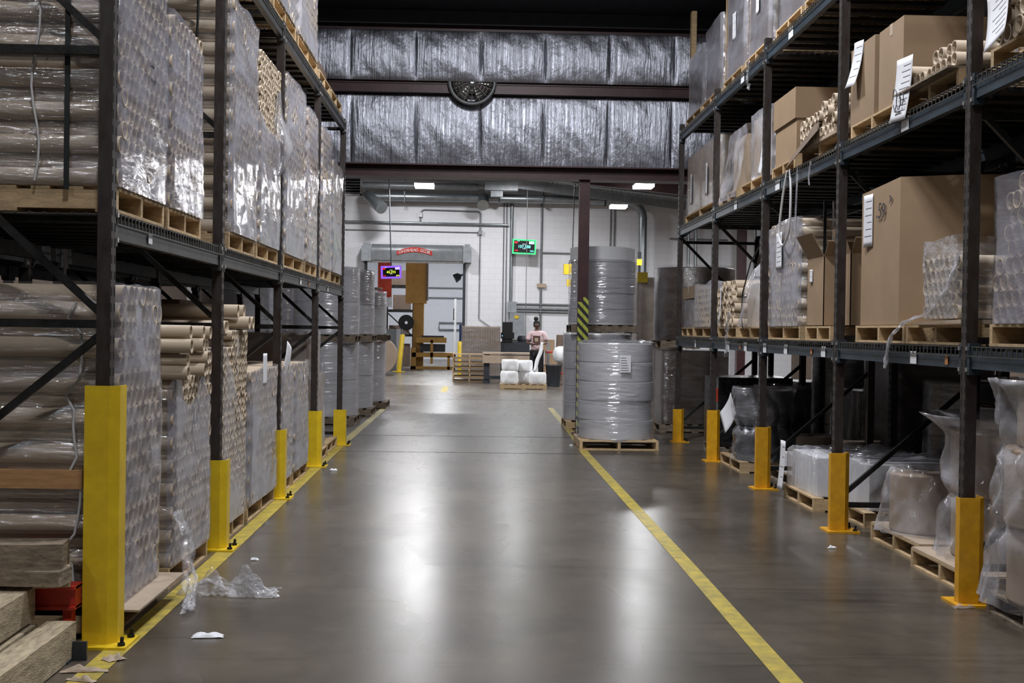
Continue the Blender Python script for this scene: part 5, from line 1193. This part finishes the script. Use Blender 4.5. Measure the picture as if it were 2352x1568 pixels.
MB().box((-2.3, 46.4, 1.0), (-1.15, 46.9, 1.2)).box((-2.45, 46.4, .45), (-.8, 47.2, .62)).box((-1.75, 46.4, .2), (-1.65, 46.5, 1.1)).box((-2.5, 46.4, 0), (-.8, 46.5, .1)).box((-1.1, 46.4, 0), (-1.0, 46.5, .5)).box((-.9, 46.4, 0), (-.8, 46.5, .6)).box((-2.5, 46.4, 0), (-2.3, 46.9, .8)).build('carriage', M['ochre'], t)
b = MB(); b.hollow((-2.68, 46.35, 1.75), .12, .3, .06, 24, 0, 1); b.build('wheel', M['black'], t)
MB().box((-2.1, 46.5, 1.2), (-1.25, 46.8, 1.27)).box((-2.15, 46.7, .65), (-1.2, 47.1, .95)).build('motor_unit', M['darkgrey'], t)
t = thing('control_box', (-2.9, 46, 0), 'grey control cabinet behind the leaning bollard', 'cabinet'); MB().box((-3.45, 45.8, 0), (-2.8, 46.4, 1.5)).build('cabinet_body', M['grey'], t); MB().box((-3.0, 45.77, .0), (-2.85, 45.8, 1.5)).build('white_stripe', M['white'], t)
t = thing('red_banner', (-3.3, 44.5, 3), 'orange red banner hanging inside the left of the doorway', 'banner')
o = MB().grid(lambda u, v: (-3.62+.5*u, 44.5+.05*math.sin(u*7), 2.65+1.6*v), 12, 4).build('cloth', M['orange'], t); o.modifiers.new('s', 'SOLIDIFY').thickness = .01
MB().tube([(-3.6, 44.5, 4.25), (-3.6, 44.5, 6.6)], .01, 6).build('hanging_rope', M['black'], t)
MB().box((-3.65, 44.48, 2.3), (-3.1, 44.5, 2.66)).build('white_hem', M['white'], t)
# shelving in the next room
t = thing('storage_shelf', (-3.3, 50, 0), 'dark steel shelving with cartons in the next room', 'shelf')
for x in (-3.75, -2.6):
    for y in (50, 51): MB().box((x-.04, y-.04, 0), (x+.04, y+.04, 4.6)).build('post', M['rack'], t)
for z in (1.2, 2.2, 3.2, 4.3): MB().box((-3.8, 49.95, z), (-2.55, 51.05, z+.1)).build('shelf_board', M['rack'], t)
MB().bar((-3.7, 49.95, 2.2), (-2.6, 49.95, 1.2), .05).build('brace', M['rack'], t)
for k, (x, z, s, h) in enumerate(((-3.2, 1.3, .8, .35), (-3.1, 2.3, .7, .6), (-3.1, 3.3, .8, .6), (-3.35, 4.4, .6, .4), (-3.2, .0, .9, .9))):
    carton('carton', x-s/2, x+s/2, 50.1, 50.8, z+.01, z+h, f'brown carton on the next room shelving, {("lowest shelf", "second shelf", "third shelf", "top shelf", "floor")[k]}', m='card_dull', group='cartons on the next room shelving')
t = bpy.data.objects.new('door_1', None); col.objects.link(t); t.location = (-.9, 52, 0); LOC[t.name] = Vector((-.9, 52, 0)); t['kind'] = 'structure'; MB().box((-.95, 51.0, 0), (-.87, 52.0, 2.8)).build('door_leaf', M['white'], t); MB().box((-1.0, 51.5, 1.9), (-.95, 51.55, 2.4)).build('handle', M['black'], t)
ptube('conduit', [(-2.6, 61.5, 3.6), (.6, 61.5, 3.6)], .03, 'upper thin pipe on the white wall of the next room'); ptube('conduit', [(-2.6, 61.5, 3.1), (.6, 61.5, 3.1)], .03, 'lower thin pipe on the white wall of the next room')
ptube('conduit', [(-1.9, 61.5, 1.5), (-1.9, 61.5, 1.85), (-.3, 61.5, 1.85), (-.3, 61.5, 1.5), (-1.9, 61.5, 1.5)], .035, 'rectangular pipe loop low on the next room wall')
tag(MB().tube([(-.8, 42.3, 3.28), (-.64, 42.3, 3.36), (-.56, 42.3, 3.4), (-.42, 42.3, 3.45)], [.17, .13, .03, .03], 16).build('floodlight', M['darkgrey']), 'dark round floodlight in the upper right of the doorway', 'lamp')
tag(MB().box((-.62, 43.2, 0), (-.5, 43.9, 1.7)).build('blue_panel', mat('blue_steel', (.02, .04, .12), .4)), 'dark blue panel beside the right jamb of the doorway', 'panel')

# ------------------------------------------------------------------ the person
def skin_mesh(name, V, Ed, Rr, m, parent, root=0, sub=2):
    me = bpy.data.meshes.new(name); me.from_pydata([Vector(v) for v in V], Ed, []); o = bpy.data.objects.new(name, me); col.objects.link(o)
    sk = o.modifiers.new('skin', 'SKIN'); ss = o.modifiers.new('sub', 'SUBSURF'); ss.levels = ss.render_levels = sub
    for i, r in enumerate(Rr):
        d = me.skin_vertices[0].data[i]; d.radius = r if isinstance(r, tuple) else (r, r); d.use_root = (i == root)
    me2 = bpy.data.meshes.new_from_object(o.evaluated_get(bpy.context.evaluated_depsgraph_get())); bpy.data.objects.remove(o)
    me2.materials.clear(); me2.materials.append(m)
    for p in me2.polygons: p.use_smooth = True
    q = bpy.data.objects.new(name, me2); col.objects.link(q); q.parent = parent; LOC[q.name] = LOC[parent.name]; return q
PX, PY = 1.66, 33.5
t = thing('person', (PX, PY, 0), 'person in a pale pink patterned shirt and black trousers holding a long white sheet', 'person')
V = [(0,0,.98), (0,.0,1.15), (0,.01,1.33), (0,.02,1.47), (0,.01,1.555), (-.01,-.01,1.65), (-.012,-.015,1.74),
     (-.2,.01,1.43), (-.27,-.02,1.18), (-.10,-.23,1.14), (-.055,-.28,1.15),      # 7-10 left arm (viewer side)
     (.2,.01,1.43), (.27,-.03,1.18), (.13,-.23,1.16), (.08,-.28,1.17),           # 11-14
     (-.1,0,.92), (-.115,-.01,.5), (-.12,.02,.1), (-.125,-.12,.04), (.1,0,.92), (.12,.03,.5), (.125,.06,.1), (.14,-.08,.04)]
Ed = [(0,1),(1,2),(2,3),(3,4),(4,5),(5,6),(3,7),(7,8),(8,9),(9,10),(3,11),(11,12),(12,13),(13,14),(0,15),(15,16),(16,17),(17,18),(0,19),(19,20),(20,21),(21,22)]
Rr = [(.15,.11),(.13,.1),(.155,.11),(.1,.08),(.048,.05),(.07,.082),(.062,.075), .052,.042,.027,.03, .052,.042,.027,.03, .085,.058,.04,.035, .085,.058,.04,.035]
body = skin_mesh('body', V, Ed, Rr, M['skin'], t)
# fingers
for s, (hx, hy, hz) in ((-1, (-.055,-.28,1.15)), (1, (.08,-.28,1.17))):
    Vf = [(hx, hy, hz)]; Ef = []; Rf = [.024]
    for k in range(4):
        b0 = len(Vf); zz = hz + .03 - .02*k; L_ = (.055, .065, .06, .048)[k]
        Vf += [(hx - s*.02, hy-.03, zz), (hx - s*.045, hy-.03-L_*.3, zz-.005), (hx - s*(.05+L_*.4), hy-.02, zz-.012)]; Ef += [(0, b0), (b0, b0+1), (b0+1, b0+2)]; Rf += [.0095, .009, .0075]
    b0 = len(Vf); Vf += [(hx - s*.01, hy+.0, hz+.04), (hx - s*.04, hy-.01, hz+.055)]; Ef += [(0, b0), (b0, b0+1)]; Rf += [.011, .009]
    skin_mesh('hand', Vf, Ef, Rf, M['skin'], t)
sh = skin_mesh('shirt', [(0,0,.93),(0,.0,1.12),(0,.01,1.33),(0,.02,1.46),(0,.012,1.51),(-.2,.01,1.43),(-.255,-.01,1.24),(.2,.01,1.43),(.255,-.015,1.24)], [(0,1),(1,2),(2,3),(3,4),(3,5),(5,6),(3,7),(7,8)],
   [(.2,.145),(.165,.125),(.18,.13),(.12,.1),(.06,.06),.075,.075,.075,.075], M['shirt'], t)
MB().cbox((PX-.02, PY-.148, 1.28), (.2, .012, .2)).build('shirt_print', M['skin'], sh)['label'] = 'brownish print on the chest'
MB().cbox((PX-.02, PY-.156, 1.27), (.09, .008, .09)).build('shirt_print', M['card_pale'], sh)
skin_mesh('trousers', [(0,0,.97),(-.1,0,.9),(-.115,-.01,.5),(-.12,.02,.12),(.1,0,.9),(.12,.03,.5),(.125,.06,.12)], [(0,1),(1,2),(2,3),(0,4),(4,5),(5,6)], [(.17,.13),.11,.082,.065,.11,.082,.065], M['pants'], t)
for x, y in ((-.125, -.04), (.14, .0)): MB().lathe((PX+x, PY+y, 0), [(.05, 0), (.055, .03), (.045, .08), (.02, .09)], 16).cbox((PX+x, PY+y-.09, .035), (.09, .15, .06)).build('shoe', M['black'], t)
b = MB().lathe((PX-.012, PY+.02, 1.645), [(.02, -.06), (.085, -.02), (.098, .05), (.09, .11), (.06, .15), (.01, .165)], 22, fn=lambda a, z: -.035*max(0, -math.sin(a))**2*(z < .06)+.005*math.sin(a*9)); b.build('hair', M['hair'], t)
MB().lathe((PX-.03, PY+.03, 1.79), [(.02, 0), (.06, .03), (.065, .07), (.04, .11), (.005, .12)], 18, fn=lambda a, z: .008*math.sin(a*6)).build('hair_bun', M['hair'], t)
for s in (-1, 1):
    MB().lathe((PX-.012+s*.032, PY-.088, 1.69), [(.001, -.008), (.012, 0), (.001, .008)], 10).build('eye', M['white'], t)
    MB().cbox((PX-.01+s*.082, PY-.005, 1.685), (.018, .04, .055)).build('ear', M['skin'], t)
MB().cbox((PX-.01, PY-.1, 1.66), (.026, .035, .045)).build('nose', M['skin'], t); MB().cbox((PX-.01, PY-.09, 1.62), (.05, .014, .012)).build('mouth', M['maroon'], t)
def fn(u, v):   # the sheet, draped from the hands to the rolls
    c = .13 - .22*(1-v)**1.3; wd = .035+.03*v*(1-v)*3
    return (PX+c+(u-.5)*wd*2 + .01*math.sin(v*12), PY-.31-.12*(1-v)+.03*math.sin(u*6+v*3), .42+.78*v)
o = MB().grid(fn, 12, 26).build('white_sheet', M['whiteroll']); o.modifiers.new('s', 'SOLIDIFY').thickness = .004; tag(o, 'long white sheet held by the person, hanging to the rolls', 'sheet')
